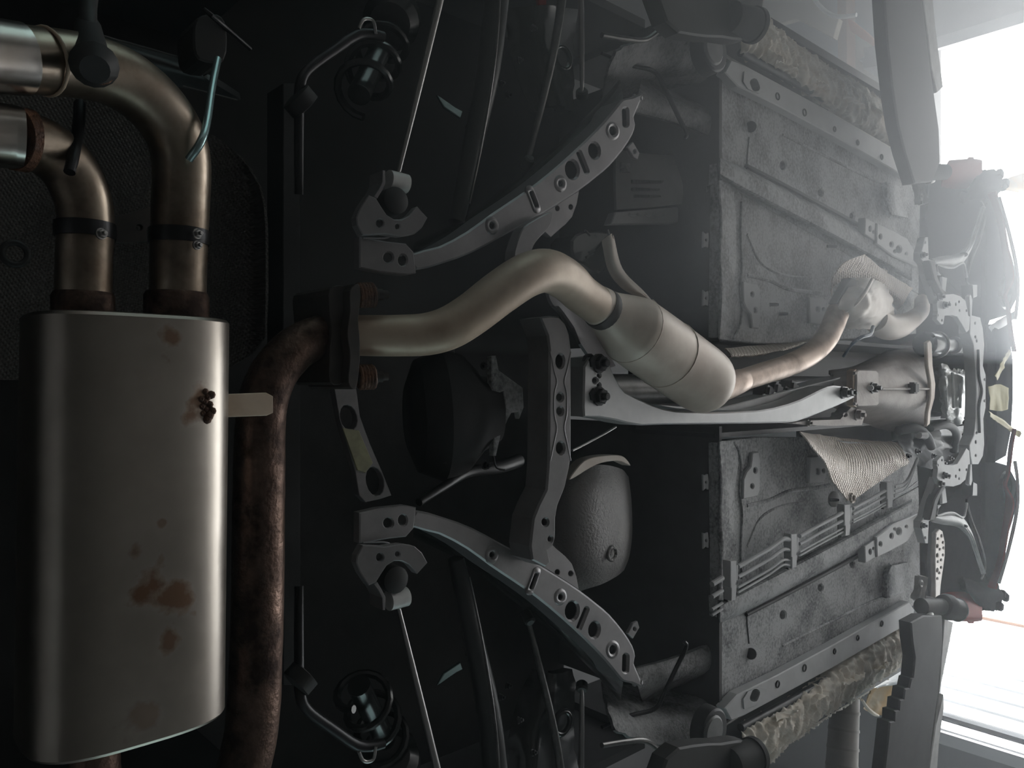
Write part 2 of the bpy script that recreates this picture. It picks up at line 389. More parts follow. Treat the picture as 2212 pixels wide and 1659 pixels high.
for s_, nm in ((-1, 'wall_left'), (1, 'wall_right')):
    w_ = thing(nm, None, None, (s_ * XW, 0, 0)); w_['kind'] = 'structure'
    xa, xb = sorted((s_ * XW, s_ * (XW + .1)))
    quadbox('wall_section', xa, xb, YB0, WY[0], 0, HC, 'wall_grey', w_); quadbox('wall_section', xa, xb, WY[1], YW + .15, 0, HC, 'wall_grey', w_)
    quadbox('wall_section', xa, xb, WY[0], WY[1], 0, WZ[0], 'wall_grey', w_); quadbox('wall_section', xa, xb, WY[0], WY[1], WZ[1], HC, 'wall_grey', w_)
    n_ = thing('window_%d' % (1 if s_ < 0 else 2), None, None, (s_ * XW, 1.4, WZ[0])); n_['kind'] = 'structure'
    for (a_, b_, c_, d_) in ((WY[0], WY[1], WZ[0], WZ[0] + .06), (WY[0], WY[1], WZ[1] - .06, WZ[1]), (WY[0], WY[0] + .06, WZ[0], WZ[1]), (WY[1] - .06, WY[1], WZ[0], WZ[1]), (1.38, 1.42, WZ[0], WZ[1])): quadbox('frame', xa + .02, xb - .02, a_, b_, c_, d_, 'door_white', n_)
    for (a_, b_) in ((WY[0] + .06, 1.38), (1.42, WY[1] - .06)): quadbox('pane', s_ * (XW + .05) - .003, s_ * (XW + .05) + .003, a_, b_, WZ[0] + .06, WZ[1] - .06, gm, n_)
struct('wall_back', quadbox('wall_back', -XW, XW, YB0 - .1, YB0, 0, HC, 'wall_grey'))
wf = thing('wall_front', None, None, (0, YW, 0)); wf['kind'] = 'structure'
quadbox('pier', -XW, DOOR[0], YW, YW + .15, 0, HC, 'wall_grey', wf)
quadbox('pier', DOOR[1], XW, YW, YW + .15, 0, HC, 'wall_grey', wf)
quadbox('lintel', DOOR[0], DOOR[1], YW, YW + .15, DOOR[2], HC, 'wall_grey', wf)
tr = thing('trim_1', None, None, (0, YW, 0)); tr['kind'] = 'structure'
quadbox('jamb', DOOR[1] - .05, DOOR[1] + .02, YW - .03, YW, 0, DOOR[2], 'door_white', tr)
quadbox('jamb', DOOR[0] - .02, DOOR[0] + .05, YW - .03, YW, 0, DOOR[2], 'door_white', tr)
# white boarded door leaf swung outwards on the left of the opening
d1 = thing('door_1', None, None, (-2.03, YW + .1, 0)); d1['kind'] = 'structure'
H0, H1 = V((-2.04, YW + .16, 0)), V((-1.80, YW + 1.6, 0)); dv = (H1 - H0); ln = dv.length; dv = dv / ln; an = math.atan2(dv.y, dv.x); nb = 9; bw = ln / nb
for i in range(nb):
    c = H0 + dv * (bw * (i + .5)); box('board', (c.x, c.y, 2.1), (bw - .03, .03, 4.2), 'door_white', d1, rz=an, bev=.004)
c = (H0 + H1) / 2 + V((.022, 0, 0)); box('rail', (c.x, c.y, 1.2), (ln, .02, .10), 'door_white', d1, rz=an)
c = (H0 + H1) / 2 + V((-.03, 0, 0)); box('gap_shade', (c.x, c.y, 2.1), (ln, .012, 4.2), 'liner_felt', d1, rz=an, bev=0)  # dark sheet added so the board gaps read as shadow lines
c = H1 + dv * .03; box('stile', (c.x, c.y, 2.1), (.05, .05, 4.2), 'timber', d1, rz=an)
# ================================================================== exhaust: rear silencer
def superoval(a, b, n=56, e=2.7):
    o = []
    for i in range(n):
        t = 2 * math.pi * i / n; c, s = math.cos(t), math.sin(t)
        o.append((a * math.copysign(abs(c) ** (2 / e), c), b * math.copysign(abs(s) ** (2 / e), s)))
    return o
muf = thing('exhaust_muffler', 'big stainless rear muffler with rust blotches lying across the left side', 'muffler', MUF)
so = superoval(.0905, .072, e=3.1); xs0, xs1 = .066, -.336; vs = []; fs = []; n = len(so)
tilt = -.012 # the can is turned a touch
rows = [(xs0, .0), (xs0, .93), (xs0 - .001, .975), (xs0 - .004, 1.0), (xs0 - .009, 1.0)] + [(xs0 - .012 + (xs1 - xs0 + .024) * i / 14, 1.0) for i in range(15)] + [(xs1 + .009, 1.0), (xs1 + .004, 1.0), (xs1 + .001, .975), (xs1, .93), (xs1, 0)]
for (x, k) in rows:
    for (y, z) in so: vs.append(V((x, MUF.y + y * max(k, .001) + tilt * (x - MUF.x) * -1, MUF.z + z * max(k, .001))))
for i in range(len(rows) - 1):
    for j in range(n): q = (j + 1) % n; fs.append((i * n + j, i * n + q, i * n + n + q, i * n + n + j))
link('can', vs, fs, 'muffler_steel', muf, 28, T=MUF)
# hanger tab towards the inlet pipe
tab = sheet('bracket_tab', [(436, 852), (470, 852), (575, 848), (590, 856), (590, 892), (576, 898), (470, 902), (436, 900)], 'mid_pipe', ZP(.80), .004, parent=muf)
random.seed(4)
for i, (x, y) in enumerate([(441, 846), (447, 858), (440, 868), (452, 874), (443, 884), (436, 893), (450, 897), (446, 905), (432, 862), (458, 888), (434, 878), (456, 853)]):
    p = at(x, y, .764); r = random.uniform(8, 12) / ppm(p)
    lathe('weld_bead', p - UP * r, p + UP * r * 1.4, [(0, .3 * r), (.3, r), (.7, r), (1, .3 * r)], 'rust', tab, 8)
# outlet stub collars
for (x, w) in ((180, 58), (382, 62)): tube('outlet_collar', [(x, 690, .84, w + 4), (x, 640, .84, w + 4), (x, 632, .84, w)], 'dark_pipe', muf, 1, 24)
# tail pipes
def ringtube(name, pts, m, parent): return tube(name, pts, m, parent, 3, 24)
tp = thing('tail_pipe', 'outer twin tail pipe bending round the top left corner', 'pipe', at(380, 450, .84))
tube('bend', [(384, 660, .84, 58), (386, 560, .84, 58), (390, 450, .84, 59), (392, 350, .84, 60), (375, 285, .835, 61), (330, 222, .825, 63), (262, 170, .815, 66), (180, 143, .805, 68), (95, 133, .795, 70), (30, 126, .785, 71)], 'tail_pipe', tp, 6, 28)
tube('tip', [(50, 128, .785, 75), (30, 126, .783, 76), (-40, 118, .775, 80), (-120, 110, .765, 84)], 'tip_steel', tp, 4, 28)
ring('weld_ring', 98, 133, .792, 70, 4, 'mid_pipe', tp, ax=at(60, 129, .785) - at(180, 143, .805))
tube('clamp', [(387, 497, .84, 62), (387, 512, .84, 63), (387, 528, .84, 62)], 'bolt_black', tp, 2, 24)
bolt(425, 505, .80, 9, tp, 'rod_steel', ax=(0, .3, -1)); bolt(425, 530, .80, 8, tp, 'rod_steel', ax=(0, .3, -1))
lathe('hanger_boss', at(205, 150, .735), at(190, 60, .83), [(0, .012), (.1, .02), (.3, .014), (1, .012)], 'hose_rubber', tp, 16)
tube('hanger_rod', [(408, 345, .80, 9), (432, 310, .79, 9), (446, 270, .80, 8.5), (458, 190, .83, 8), (470, 128, .86, 8)], 'glint_teal', tp, 5, 12)
tp2 = thing('tail_pipe', 'inner twin tail pipe bending left above the muffler, with rusty joint', 'pipe', at(180, 500, .84))
tube('bend', [(180, 660, .84, 56), (182, 560, .84, 56), (186, 480, .84, 56), (176, 420, .835, 57), (145, 360, .83, 58), (95, 318, .82, 60), (40, 300, .81, 62)], 'tail_pipe', tp2, 6, 28)
tube('tip', [(48, 300, .80, 66), (10, 294, .80, 68), (-60, 286, .795, 70), (-120, 280, .79, 72)], 'tip_steel', tp2, 4, 28)
tube('joint_band', [(62, 305, .805, 67), (44, 301, .803, 68), (28, 298, .80, 68)], 'rust', tp2, 2, 24)
tube('clamp', [(184, 482, .84, 60), (184, 498, .84, 61), (184, 514, .84, 60)], 'bolt_black', tp2, 2, 24)
bolt(218, 505, .80, 10, tp2, 'rod_steel', ax=(0, .3, -1))
tube('hanger_rod', [(150, 372, .79, 12), (160, 330, .80, 12), (170, 270, .83, 12), (172, 225, .86, 12)], 'bolt_black', tp2, 4, 12)
# inlet pipe
ip = thing('inlet_pipe', 'dark heat-stained exhaust pipe running across beside the muffler to the flange', 'pipe', at(560, 1200, .83))
tube('pipe', [(205, 1590, .83, 50), (206, 1680, .83, 51), (225, 1790, .83, 53), (300, 1870, .83, 55), (400, 1870, .83, 56), (485, 1770, .83, 57), (525, 1660, .83, 57), (545, 1560, .83, 56), (554, 1400, .83, 55), (558, 1200, .83, 55), (560, 1050, .83, 54), (562, 930, .83, 53), (570, 860, .83, 52), (596, 800, .83, 50), (640, 752, .83, 48), (690, 728, .83, 46), (735, 722, .83, 45)], 'dark_pipe', ip, 7, 28, wob=.02)
sheet('flange', [(712, 625), (742, 618), (752, 650), (748, 690), (752, 740), (744, 800), (740, 828), (714, 826), (712, 770), (716, 720), (712, 670)], 'dirty_brown', ZP(.80), .09, parent=ip, smooth=3)
# middle pipe and resonator
mp = thing('exhaust_middle_pipe', 'long tan exhaust pipe with a high double bend between flange and resonator', 'pipe', at(1000, 690, .76))
tube('pipe', [(755, 724, .82, 44), (800, 725, .81, 44.5), (860, 725, .795, 45), (920, 722, .78, 46), (970, 708, .765, 47), (1020, 678, .755, 47), (1080, 632, .745, 48), (1135, 596, .74, 48), (1180, 585, .745, 47), (1222, 604, .76, 45), (1254, 634, .775, 42), (1290, 660, .785, 41)], 'mid_pipe', mp, 7, 32)
sheet('flange', [(756, 628), (774, 612), (780, 640), (774, 690), (778, 740), (776, 800), (768, 840), (752, 826), (756, 770), (750, 720), (756, 670)], 'dirty_brown', ZP(.785), .10, parent=mp, smooth=3)
for (x, y) in ((800, 638), (800, 815)):
    a, b = at(776, y, .80), at(838, y - 2, .79)
    s = lathe('spring_bolt', a, b, [(0, .009), (.62, .009), (.64, .007), (.8, .007), (.82, .005), (1, .005)], 'dirty_brown', mp, 12)
    coil('spring', at(774, y, .80), at(808, y - 1, .795), .0125, 5, .003, 'rust', s)
rs = thing('exhaust_resonator', 'bullet-shaped tan resonator between the bent pipe and the front pipe', 'resonator', at(1440, 760, .80))
tube('body', [(1284, 655, .785, 42), (1304, 668, .787, 45), (1316, 677, .788, 50), (1336, 692, .79, 62), (1356, 706, .79, 72), (1372, 717, .79, 76), (1420, 751, .795, 76), (1470, 787, .80, 75), (1512, 817, .80, 73), (1530, 828, .80, 66), (1540, 833, .80, 50), (1546, 835, .80, 34)], 'resonator_body', rs, 4, 36, T=RES)
tube('joint_band', [(1297, 664, .786, 45), (1301, 667, .786, 46), (1304, 669, .787, 46)], 'dirty_brown', rs, 2, 28)
ring('seam', 1440, 765, .797, 76, 1.6, 'resonator', rs, ax=at(1470, 787, .80) - at(1420, 751, .795))
ring('seam', 1366, 713, .79, 75.5, 1.6, 'resonator', rs, ax=at(1470, 787, .80) - at(1420, 751, .795))
fp = thing('exhaust_front_pipe', 'curved copper-toned front exhaust pipe rising from resonator into the heat shield', 'pipe', at(1700, 790, .80))
tube('pipe', [(1538, 834, .80, 36), (1556, 836, .80, 28), (1572, 832, .80, 25), (1600, 822, .80, 24), (1650, 806, .80, 24), (1700, 790, .80, 24), (1746, 768, .80, 24), (1780, 738, .80, 24), (1798, 705, .805, 24), (1812, 672, .81, 24), (1840, 645, .815, 24)], 'front_pipe', fp, 7, 28)
tube('joint_sleeve', [(1548, 836, .80, 31), (1562, 836, .80, 30), (1590, 826, .80, 27.5), (1604, 821, .80, 25)], 'front_pipe', fp, 3, 28)
# ---- front cat cover, cat outlet elbow
cc = thing('catalyst_cover', 'pressed pale heat cover clamped round the catalyst ahead of the gearbox', 'heat cover', at(1880, 640, .80))
loft('shell', [[(1826, 708, .83), (1815, 680, .80), (1814, 652, .785), (1832, 622, .80), (1850, 598, .83)], [(1850, 710, .82), (1852, 680, .775), (1858, 650, .765), (1866, 622, .78), (1876, 600, .82)], [(1884, 710, .82), (1886, 682, .775), (1890, 655, .765), (1894, 628, .78), (1900, 608, .82)], [(1931, 692, .85), (1932, 672, .82), (1928, 650, .81), (1922, 632, .82), (1914, 616, .85)]], 'shield_plain', cc, 6, 6, .004, wr=.006, wf=20)
sheet('end_plate', [(1808, 655), (1838, 600), (1856, 606), (1846, 640), (1826, 660)], 'dirty_brown', ZP(.80), .02, parent=cc)
for (x, y) in ((1870, 641), (1869, 658)): bolt(x, y, .768, 3, cc, 'dirty_brown', False)
tube('strap', [(1822, 676, .79, 4), (1850, 655, .768, 4), (1872, 626, .766, 4), (1884, 604, .78, 4)], 'shield_plain', cc, 4, 8)
ce = thing('catalyst_pipe', 'short fat pinkish exhaust elbow ahead of the catalyst cover', 'pipe', at(1950, 700, .83))
tube('pipe', [(1890, 690, .83, 27), (1915, 706, .83, 28), (1940, 705, .83, 26), (1962, 695, .83, 21), (1978, 684, .84, 18), (1990, 672, .86, 16), (1992, 650, .90, 15)], 'resonator', ce, 5, 24)
hw = tube('sensor_lead', [(1886, 706, .80, 4), (1880, 722, .79, 4), (1862, 728, .79, 4), (1846, 738, .80, 4), (1834, 752, .82, 3), (1822, 770, .84, 3)], 'wire_blue', None, 5, 10)
tag(hw, 'thin dark blue sensor lead hanging below the catalyst cover', 'cable')
# foil shields
fs1 = loft('heat_shield', [[(1797, 640, .90), (1800, 600, .87), (1830, 565, .86), (1868, 549, .87)], [(1800, 620, .88), (1832, 585, .86), (1872, 568, .86), (1884, 562, .87)], [(1850, 600, .86), (1885, 590, .85), (1915, 590, .86), (1912, 585, .87)], [(1915, 640, .87), (1935, 640, .85), (1950, 630, .85), (1958, 615, .86)], [(1937, 672, .90), (1950, 658, .87), (1962, 638, .86), (1973, 622, .86)]], 'foil', None, 6, 6, .003, wr=.003, wf=14)
tag(fs1, 'creased cream foil heat shield flaring out above the catalyst cover', 'heat shield', 'foil heat shields')
fs2 = loft('heat_shield', [[(1728, 932, .87), (1790, 942, .93), (1860, 950, .94), (1930, 955, .92), (1944, 962, .90)], [(1752, 960, .85), (1800, 968, .90), (1860, 968, .91), (1925, 968, .90), (1956, 984, .87)], [(1782, 1000, .85), (1825, 1000, .87), (1870, 1000, .875), (1920, 995, .87), (1963, 1000, .86)], [(1800, 1040, .85), (1835, 1040, .85), (1875, 1030, .855), (1915, 1018, .86), (1945, 1010, .86)], [(1832, 1082, .85), (1850, 1076, .85), (1880, 1054, .85), (1910, 1034, .855), (1935, 1016, .86)]], 'foil', None, 6, 6, .003, wr=.003, wf=12)
tag(fs2, 'torn cream dimpled foil heat shield hanging over the brake lines', 'heat shield', 'foil heat shields')
p = ring('grommet_eye', 1842, 1076, .848, 9, 3, 'foil', None); p.parent = fs2; p.location -= fs2.location
fs3 = loft('heat_shield', [[(1566, 752, .90), (1640, 745, .93), (1700, 738, .94), (1752, 728, .94)], [(1580, 768, .88), (1650, 762, .90), (1720, 745, .91), (1765, 728, .91)], [(1575, 772, .89), (1640, 768, .91), (1700, 752, .92), (1740, 735, .93)]], 'foil', None, 6, 5, .003, wr=.002)
tag(fs3, 'narrow cream ribbed foil shield lying along the tunnel beside front pipe', 'heat shield', 'foil heat shields')
fs4 = sheet('heat_shield', [(1238, 1022), (1262, 995), (1295, 985), (1335, 983), (1352, 990), (1363, 1006), (1352, 1002), (1335, 996), (1300, 1000), (1270, 1014), (1245, 1030), (1230, 1036)], 'shield_plain', ZP(.92), .02, smooth=3)
tag(fs4, 'thin pale shield edge curving along the top of the fuel tank', 'heat shield')
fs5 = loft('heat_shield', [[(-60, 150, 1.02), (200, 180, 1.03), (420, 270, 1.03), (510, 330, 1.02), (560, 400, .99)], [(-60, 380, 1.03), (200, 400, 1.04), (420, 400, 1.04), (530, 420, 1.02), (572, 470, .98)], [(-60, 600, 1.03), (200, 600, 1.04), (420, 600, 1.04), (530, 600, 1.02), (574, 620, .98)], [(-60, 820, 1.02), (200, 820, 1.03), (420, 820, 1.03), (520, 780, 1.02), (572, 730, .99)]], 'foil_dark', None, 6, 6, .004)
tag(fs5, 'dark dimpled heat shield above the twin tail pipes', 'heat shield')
sb = sheet('shield_bracket', [(245, 470), (330, 445), (345, 520), (250, 525)], 'dirty_brown', ZP(1.0), .01, holes=[ell(301, 491, 8, 7)])
tag(sb, 'small brown bracket with one hole between the two tail pipes', 'bracket')
rg = ring('hanger_ring', 32, 548, .99, 24, 7, 'hose_rubber'); tag(rg, 'black rubber hanger ring at the left edge over the dark shield', 'hanger ring')
fs6 = loft('heat_shield', [[(1300, 520, .90), (1312, 580, .86), (1340, 620, .84), (1372, 640, .84)], [(1320, 505, .90), (1332, 575, .85), (1372, 622, .825), (1402, 646, .82)], [(1326, 510, .93), (1345, 580, .88), (1392, 630, .845), (1428, 672, .83)]], 'shield_plain', None, 6, 5, .004)
tag(fs6, 'thin tan shield strip rising behind the resonator', 'heat shield')
# ================================================================== rear cradle (subframe): two splayed arms, cross bar, rear brackets
ZC = .80
cr_ = thing('rear_subframe', 'grey pressed-steel rear subframe with splayed arms full of round holes', 'subframe', at(1200, 843, ZC))
def both(f):
    f(lambda l: l); f(mir)
def arm(M):
    face = [(893, 548), (950, 532), (1010, 500), (1062, 462), (1110, 430), (1160, 395), (1212, 352), (1263, 305), (1305, 262), (1330, 232), (1346, 214), (1366, 210), (1388, 202), (1381, 228), (1371, 252), (1374, 268), (1368, 290), (1348, 322), (1318, 358), (1290, 382), (1251, 412), (1195, 448), (1138, 482), (1080, 514), (1020, 546), (960, 568), (900, 582)]
    a = sheet('arm', M(face), 'cradle_paint', ZP(ZC, .06), .05, parent=cr_, bev=4, smooth=2, hollow=True,
          holes=[M(ell(1236, 366, 13, 20, -8)), M(ell(1284, 325, 10.5, 17, -8)), M(slot(1251, 330, 1267, 370, 3.2)), M(ell(1325, 282, 6.5, 10, -8)), M(ell(1212, 396, 4, 6)), M(slot(1148, 416, 1159, 444, 3)), M(ell(1064, 487, 4.5, 6)), M(slot(1351, 238, 1352, 268, 4.5))])
    # raised collars
    pos = ZP(ZC - .0016, .06)
    for (x, y, r, q) in ((1325, 282, 15, 7.5), (1212, 396, 14, 5), (1064, 487, 15, 5.5)):
        ry = r * 1.35
        sheet('collar', M(ell(x, y, r, ry, -8, 20)), 'cradle_paint', pos, .003, parent=a, holes=[M(ell(x, y, q, q * 1.4, -8, 14))], bev=5, ch=.0016, ang=60)
    sheet('collar', M(slot(1145, 408, 1161, 452, 9)), 'cradle_paint', pos, .003, parent=a, holes=[M(slot(1148, 416, 1159, 444, 3.4))], bev=3, ch=.0016, ang=60)
    # outer side flange falling away (upper edge in the picture)
    loft('side_flange', [[p + (ZC + .085,) for p in M([(893, 548), (1010, 500), (1110, 428), (1212, 350), (1305, 260), (1346, 212)])], [p + (ZC + .115,) for p in M([(893, 530), (1000, 480), (1100, 405), (1200, 325), (1295, 232), (1340, 180)])], [p + (ZC + .18,) for p in M([(893, 525), (995, 474), (1096, 398), (1196, 318), (1290, 226), (1338, 172)])]], 'black_gloss', cr_, 5, 3, .004)
    sheet('tab', M([(1356, 318), (1368, 306), (1382, 330), (1378, 344), (1368, 340)]), 'cradle_paint', ZP(ZC + .02), .005, parent=cr_, holes=[M(ell(1371, 327, 3, 5))])
    bolt(*M([(1371, 215)])[0], ZC + .08, 9, cr_, 'cradle_paint', ax=(0, .25, -1))
    # gusset to the cross bar
    sheet('gusset', M([(1138, 482), (1195, 448), (1251, 412), (1246, 440), (1236, 468), (1222, 484), (1203, 500), (1190, 512), (1172, 495)]), 'cradle_paint', ZP(ZC + .012, .06), .012, parent=cr_, holes=[M(ell(1204, 450, 5, 6)), M(ell(1233, 447, 5, 6))], bev=2)
    # rear bracket with two holes and the bushing cup
    sheet('rear_bracket', M([(777, 512), (800, 515), (840, 522), (878, 526), (895, 545), (900, 590), (880, 594), (820, 588), (777, 578)]), 'cradle_paint', ZP(ZC), .014, parent=cr_, hollow=True, holes=[M(ell(839, 556, 10, 11)), M(ell(870, 562, 9, 12))], bev=3)
    sheet('cup', M([(797, 421), (813, 428), (824, 446), (836, 464), (852, 474), (868, 474), (884, 466), (902, 446), (924, 470), (912, 492), (896, 506), (868, 511), (830, 505), (784, 508), (772, 486), (770, 470), (780, 446)]), 'cradle_paint', ZP(ZC + .006, -.08), .012, parent=cr_, hollow=True, bev=2, holes=[M(ell(821, 482, 8, 9)), M(ell(859, 489, 5, 6))])
    sheet('cup_lip', M([(808, 424), (818, 410), (826, 394), (827, 368), (832, 368), (833, 396), (824, 414), (815, 429)]), 'cradle_paint', ZP(ZC + .01), .03, parent=cr_, bev=1)
    lathe('cup_rubber', at(*M([(858, 432)])[0], ZC + .015), at(*M([(858, 432)])[0], ZC + .015) + V((0, .004, .05)), [(0, .010), (.05, .017), (1, .018)], 'hose_rubber', cr_, 22)
    tube('seam_bead', [q + (ZC - .001, 2) for q in M([(784, 514), (830, 515), (850, 508), (882, 508)])], 'cradle_paint', cr_, 3, 8)
both(arm)
sheet('cross_bar', [(1168, 686), (1190, 682), (1208, 684), (1222, 698), (1231, 722), (1235, 755), (1235, 985), (1231, 1010), (1222, 1052), (1206, 1092), (1201, 1120), (1201, 1160), (1196, 1178), (1184, 1188), (1190, 1215), (1180, 1225), (1150, 1210), (1145, 1180), (1152, 1120), (1164, 1090), (1180, 1058), (1184, 1010), (1185, 975), (1187, 755), (1183, 725)], 'cradle_paint', ZP(ZC), .045, parent=cr_, bev=3.5, hollow=True,
      holes=[ell(1210, 780, 8, 15), ell(1210, 858, 6, 8.5), ell(1210, 888, 6, 8.5), ell(1211, 968, 8, 13), ell(1178, 1128, 6, 8), ell(1189, 1165, 4, 5.5)])
for sx in (1, -1):
    tube('pressed_rib', [(1210 - sx * 22, 760, ZC + .001, 2.4), (1210 - sx * 14, 800, ZC + .0005, 2.4), (1210 - sx * 8, 824, ZC + .0005, 2.4), (1210 - sx * 13, 848, ZC + .0005, 2.4), (1210 - sx * 14, 873, ZC + .0005, 2.4), (1210 - sx * 13, 898, ZC + .0005, 2.4), (1210 - sx * 8, 924, ZC + .0005, 2.4), (1210 - sx * 14, 956, ZC + .0005, 2.4), (1210 - sx * 22, 995, ZC + .001, 2.4)], 'cradle_paint', cr_, 5, 8)
sheet('cross_bar_end', [(1110, 560), (1126, 500), (1150, 478), (1190, 458), (1194, 470), (1186, 492), (1160, 520), (1148, 545), (1140, 580)], 'cradle_paint', ZP(ZC + .02), .02, parent=cr_, smooth=3, bev=2)
loft('tunnel_web', [[(1180, 610, .86), (1190, 650, .86), (1215, 680, .86)], [(1200, 600, .90), (1250, 700, .90), (1290, 790, .90)], [(1230, 600, .98), (1290, 720, .98), (1330, 790, .98)]], 'cradle_paint', cr_, 4, 4, .005)
# yellow-green rear brace with two big holes
br = sheet('rear_brace', [(722, 838), (748, 835), (770, 840), (778, 900), (800, 960), (826, 1020), (846, 1070), (822, 1078), (790, 1085), (776, 1070), (768, 1020), (750, 960), (734, 905)], 'cradle_paint', ZP(.86), .012, holes=[ell(753, 902, 18, 28, -14), ell(810, 1040, 19, 32, -12)], bev=2)
tag(br, 'slanting dark rear brace strip with two large oval holes beside the flange', 'brace')
q = sheet('dust_patch', [(740, 924), (776, 930), (806, 1000), (790, 1022), (772, 1016)], 'green_brace', ZP(.858), .002); q.parent = br; q.location -= br.location
# ---- suspension: thin lateral rods, broad links, bushings, coils, anti-roll bar ends
WH = {0: 'upper right in the picture', 1: 'lower left in the picture'}
for s, M in enumerate((lambda l: l, mir)):
    side = ('top edge', 'bottom edge')[s]
    rd = thing('lateral_rod', 'slim steel lateral rod running from its bushing out to the %s' % side, 'suspension rod', at(*M([(900, 200)])[0], .86), 'slim lateral rods')
    tube('rod', [p + q for p, q in zip(M([(860, 378), (905, 190), (955, -20), (968, -80)]), ((.84, 4), (.84, 7), (.84, 8.5), (.84, 9)))], 'rod_steel', rd, 3, 14)
    a, b = M([(838, 388), (878, 398)]) if s == 0 else M([(838, 388), (878, 398)])
    lathe('bushing', at(*a, .83), at(*b, .83), [(0, .008), (.02, .0125), (.98, .0125), (1, .008)], 'bright_alloy', rd, 20)
    bolt(*M([(861, 376)])[0], .84, 5, rd, 'rod_steel', ax=(0, 0, -1))
    lk = thing('lateral_link', 'broad dark lateral link angled out to the %s' % side, 'suspension link', at(*M([(1040, 250)])[0], .90), 'broad lateral links')
    tube('link', [p + q for p, q in zip(M([(985, 480), (1020, 320), (1055, 150), (1078, -60)]), ((.92, 18), (.92, 22), (.92, 26), (.92, 28)))], 'black_plastic', lk, 4, 16)
    tube('edge', [p + q for p, q in zip(M([(1014, 440), (1044, 290), (1070, 120), (1082, -60)]), ((.885, 2.2), (.885, 3), (.885, 3.4), (.885, 3.6)))], 'link_steel', lk, 4, 8)
    lk = thing('trailing_link', 'grey rounded link with a soft sheen sloping out to the %s' % side, 'suspension link', at(*M([(1190, 150)])[0], .92), 'sloping grey links')
    tube('link', [p + q for p, q in zip(M([(1140, 350), (1170, 230), (1200, 90), (1222, -60)]), ((.92, 5), (.92, 7), (.92, 9), (.92, 10)))], 'link_steel', lk, 4, 16)
    lathe('end_eye', at(*M([(1134, 366)])[0], .93), at(*M([(1146, 340)])[0], .91), [(0, .006), (.1, .009), (.9, .009), (1, .006)], 'hose_rubber', lk, 14)
    lk = thing('toe_rod', 'straight thin pale rod pointing at the %s outside the sloping link' % side, 'suspension rod', at(*M([(1257, 100)])[0], .93), 'straight toe rods')
    tube('rod', [p + q for p, q in zip(M([(1257, 200), (1257, 170), (1256, 60), (1254, -60)]), ((.93, 3), (.93, 5), (.93, 6), (.93, 6.5)))], 'rod_steel', lk, 3, 14)
    lathe('end_eye', at(*M([(1257, 212)])[0], .94), at(*M([(1257, 194)])[0], .93), [(0, .008), (.2, .011), (.8, .011), (1, .008)], 'hose_rubber', lk, 12)
    # anti-roll bar end
    ab = thing('anti_roll_bar', 'black bent anti-roll bar end with a pale glint near the %s' % side, 'anti-roll bar', at(*M([(700, 140)])[0], .86), 'anti-roll bar ends')
    tube('bar', [p + q for p, q in zip(M([(646, 420), (646, 260), (648, 190), (664, 152), (720, 110), (768, 78), (800, 74), (828, 80)]), ((.90, 10), (.88, 11), (.86, 12), (.86, 12), (.86, 12), (.86, 12), (.86, 12), (.86, 11)))], 'bolt_black', ab, 5, 16)
    tube('drop_link', [p + q for p, q in zip(M([(775, 62), (786, 42), (806, 46), (812, 74)]), ((.85, 3.5), (.85, 4), (.85, 4), (.85, 3.5)))], 'rod_steel', ab, 5, 10)
    lathe('bush_block', at(*M([(636, 205)])[0], .86), at(*M([(662, 235)])[0], .86), [(0, .01), (.1, .02), (.9, .02), (1, .01)], 'hose_rubber', ab, 14)
    # coil-over
    co_ = thing('coil_spring', 'black coil spring and damper seen beyond the slim rod near the %s' % side, 'spring', at(*M([(800, 150)])[0], .95), 'rear coil springs')
    A, B = at(*M([(775, 205)])[0], .93), at(*M([(860, 30)])[0], 1.02)
    coil('spring', A, B, .034, 4.5, .0055, 'black_gloss', co_)
    lathe('damper', A, B, [(0, .016), (.55, .016), (.56, .009), (1, .009)], 'black_gloss', co_, 14)
    lathe('spring_seat', at(*M([(842, 52)])[0], .97), at(*M([(850, 36)])[0], 1.0), [(0, .03), (.3, .042), (1, .042)], 'black_gloss', co_, 22)
    # slender brace rod beside the wheel house
    brk = thing('wheel_house_stay', 'thin black stay rod crossing the wheel house near the %s' % side, 'rod', at(*M([(1450, 200)])[0], .93), 'wheel house stay rods')
    tube('rod', [p + q for p, q in zip(M([(1300, 115), (1360, 140), (1414, 155), (1435, 190), (1462, 245), (1482, 288), (1478, 300)]), ((.97, 4), (.96, 4.5), (.95, 5), (.94, 5), (.93, 5), (.92, 5), (.92, 4)))], 'bolt_black', brk, 5, 10)
    # upright / hub lumps seen past the links
    hb = thing('wheel_hub', 'dark hub carrier casting half hidden behind links near the %s' % side, 'hub carrier', at(*M([(1130, 180)])[0], 1.0), 'rear hub carriers')
    loft('casting', [[p + (1.03,) for p in M([(1090, 20), (1100, 100), (1120, 180), (1150, 240)])], [p + (.99,) for p in M([(1160, 10), (1170, 100), (1190, 170), (1200, 230)])], [p + (1.02,) for p in M([(1250, 20), (1240, 100), (1240, 170), (1240, 240)])]], 'black_gloss', hb, 5, 5, .02, wr=.012, wf=16)
    ring('collar', *M([(1215, 125)])[0], .97, 24, 6, 'black_gloss', hb)
    random.seed(9 + s)
    for (x, y) in ((1080, 180), (1095, 205), (1010, 275), (1040, 290), (1150, 60), (1120, 130)):
        bolt(*M([(x, y)])[0], .97, 6, hb, 'bolt_black', ax=(random.uniform(-.4, .4), .5, -1))
    sp = sheet('glint_plate', M([(945, 205), (985, 232), (1000, 240), (995, 255), (960, 232)]), 'glint_teal', ZP(1.0), .004)  # plate added as a daylight glint, its teal is painted on
    tag(sp, 'small added plate with teal daylight in its colour beyond the slim rod near the %s' % side, 'plate', 'teal glint plates')
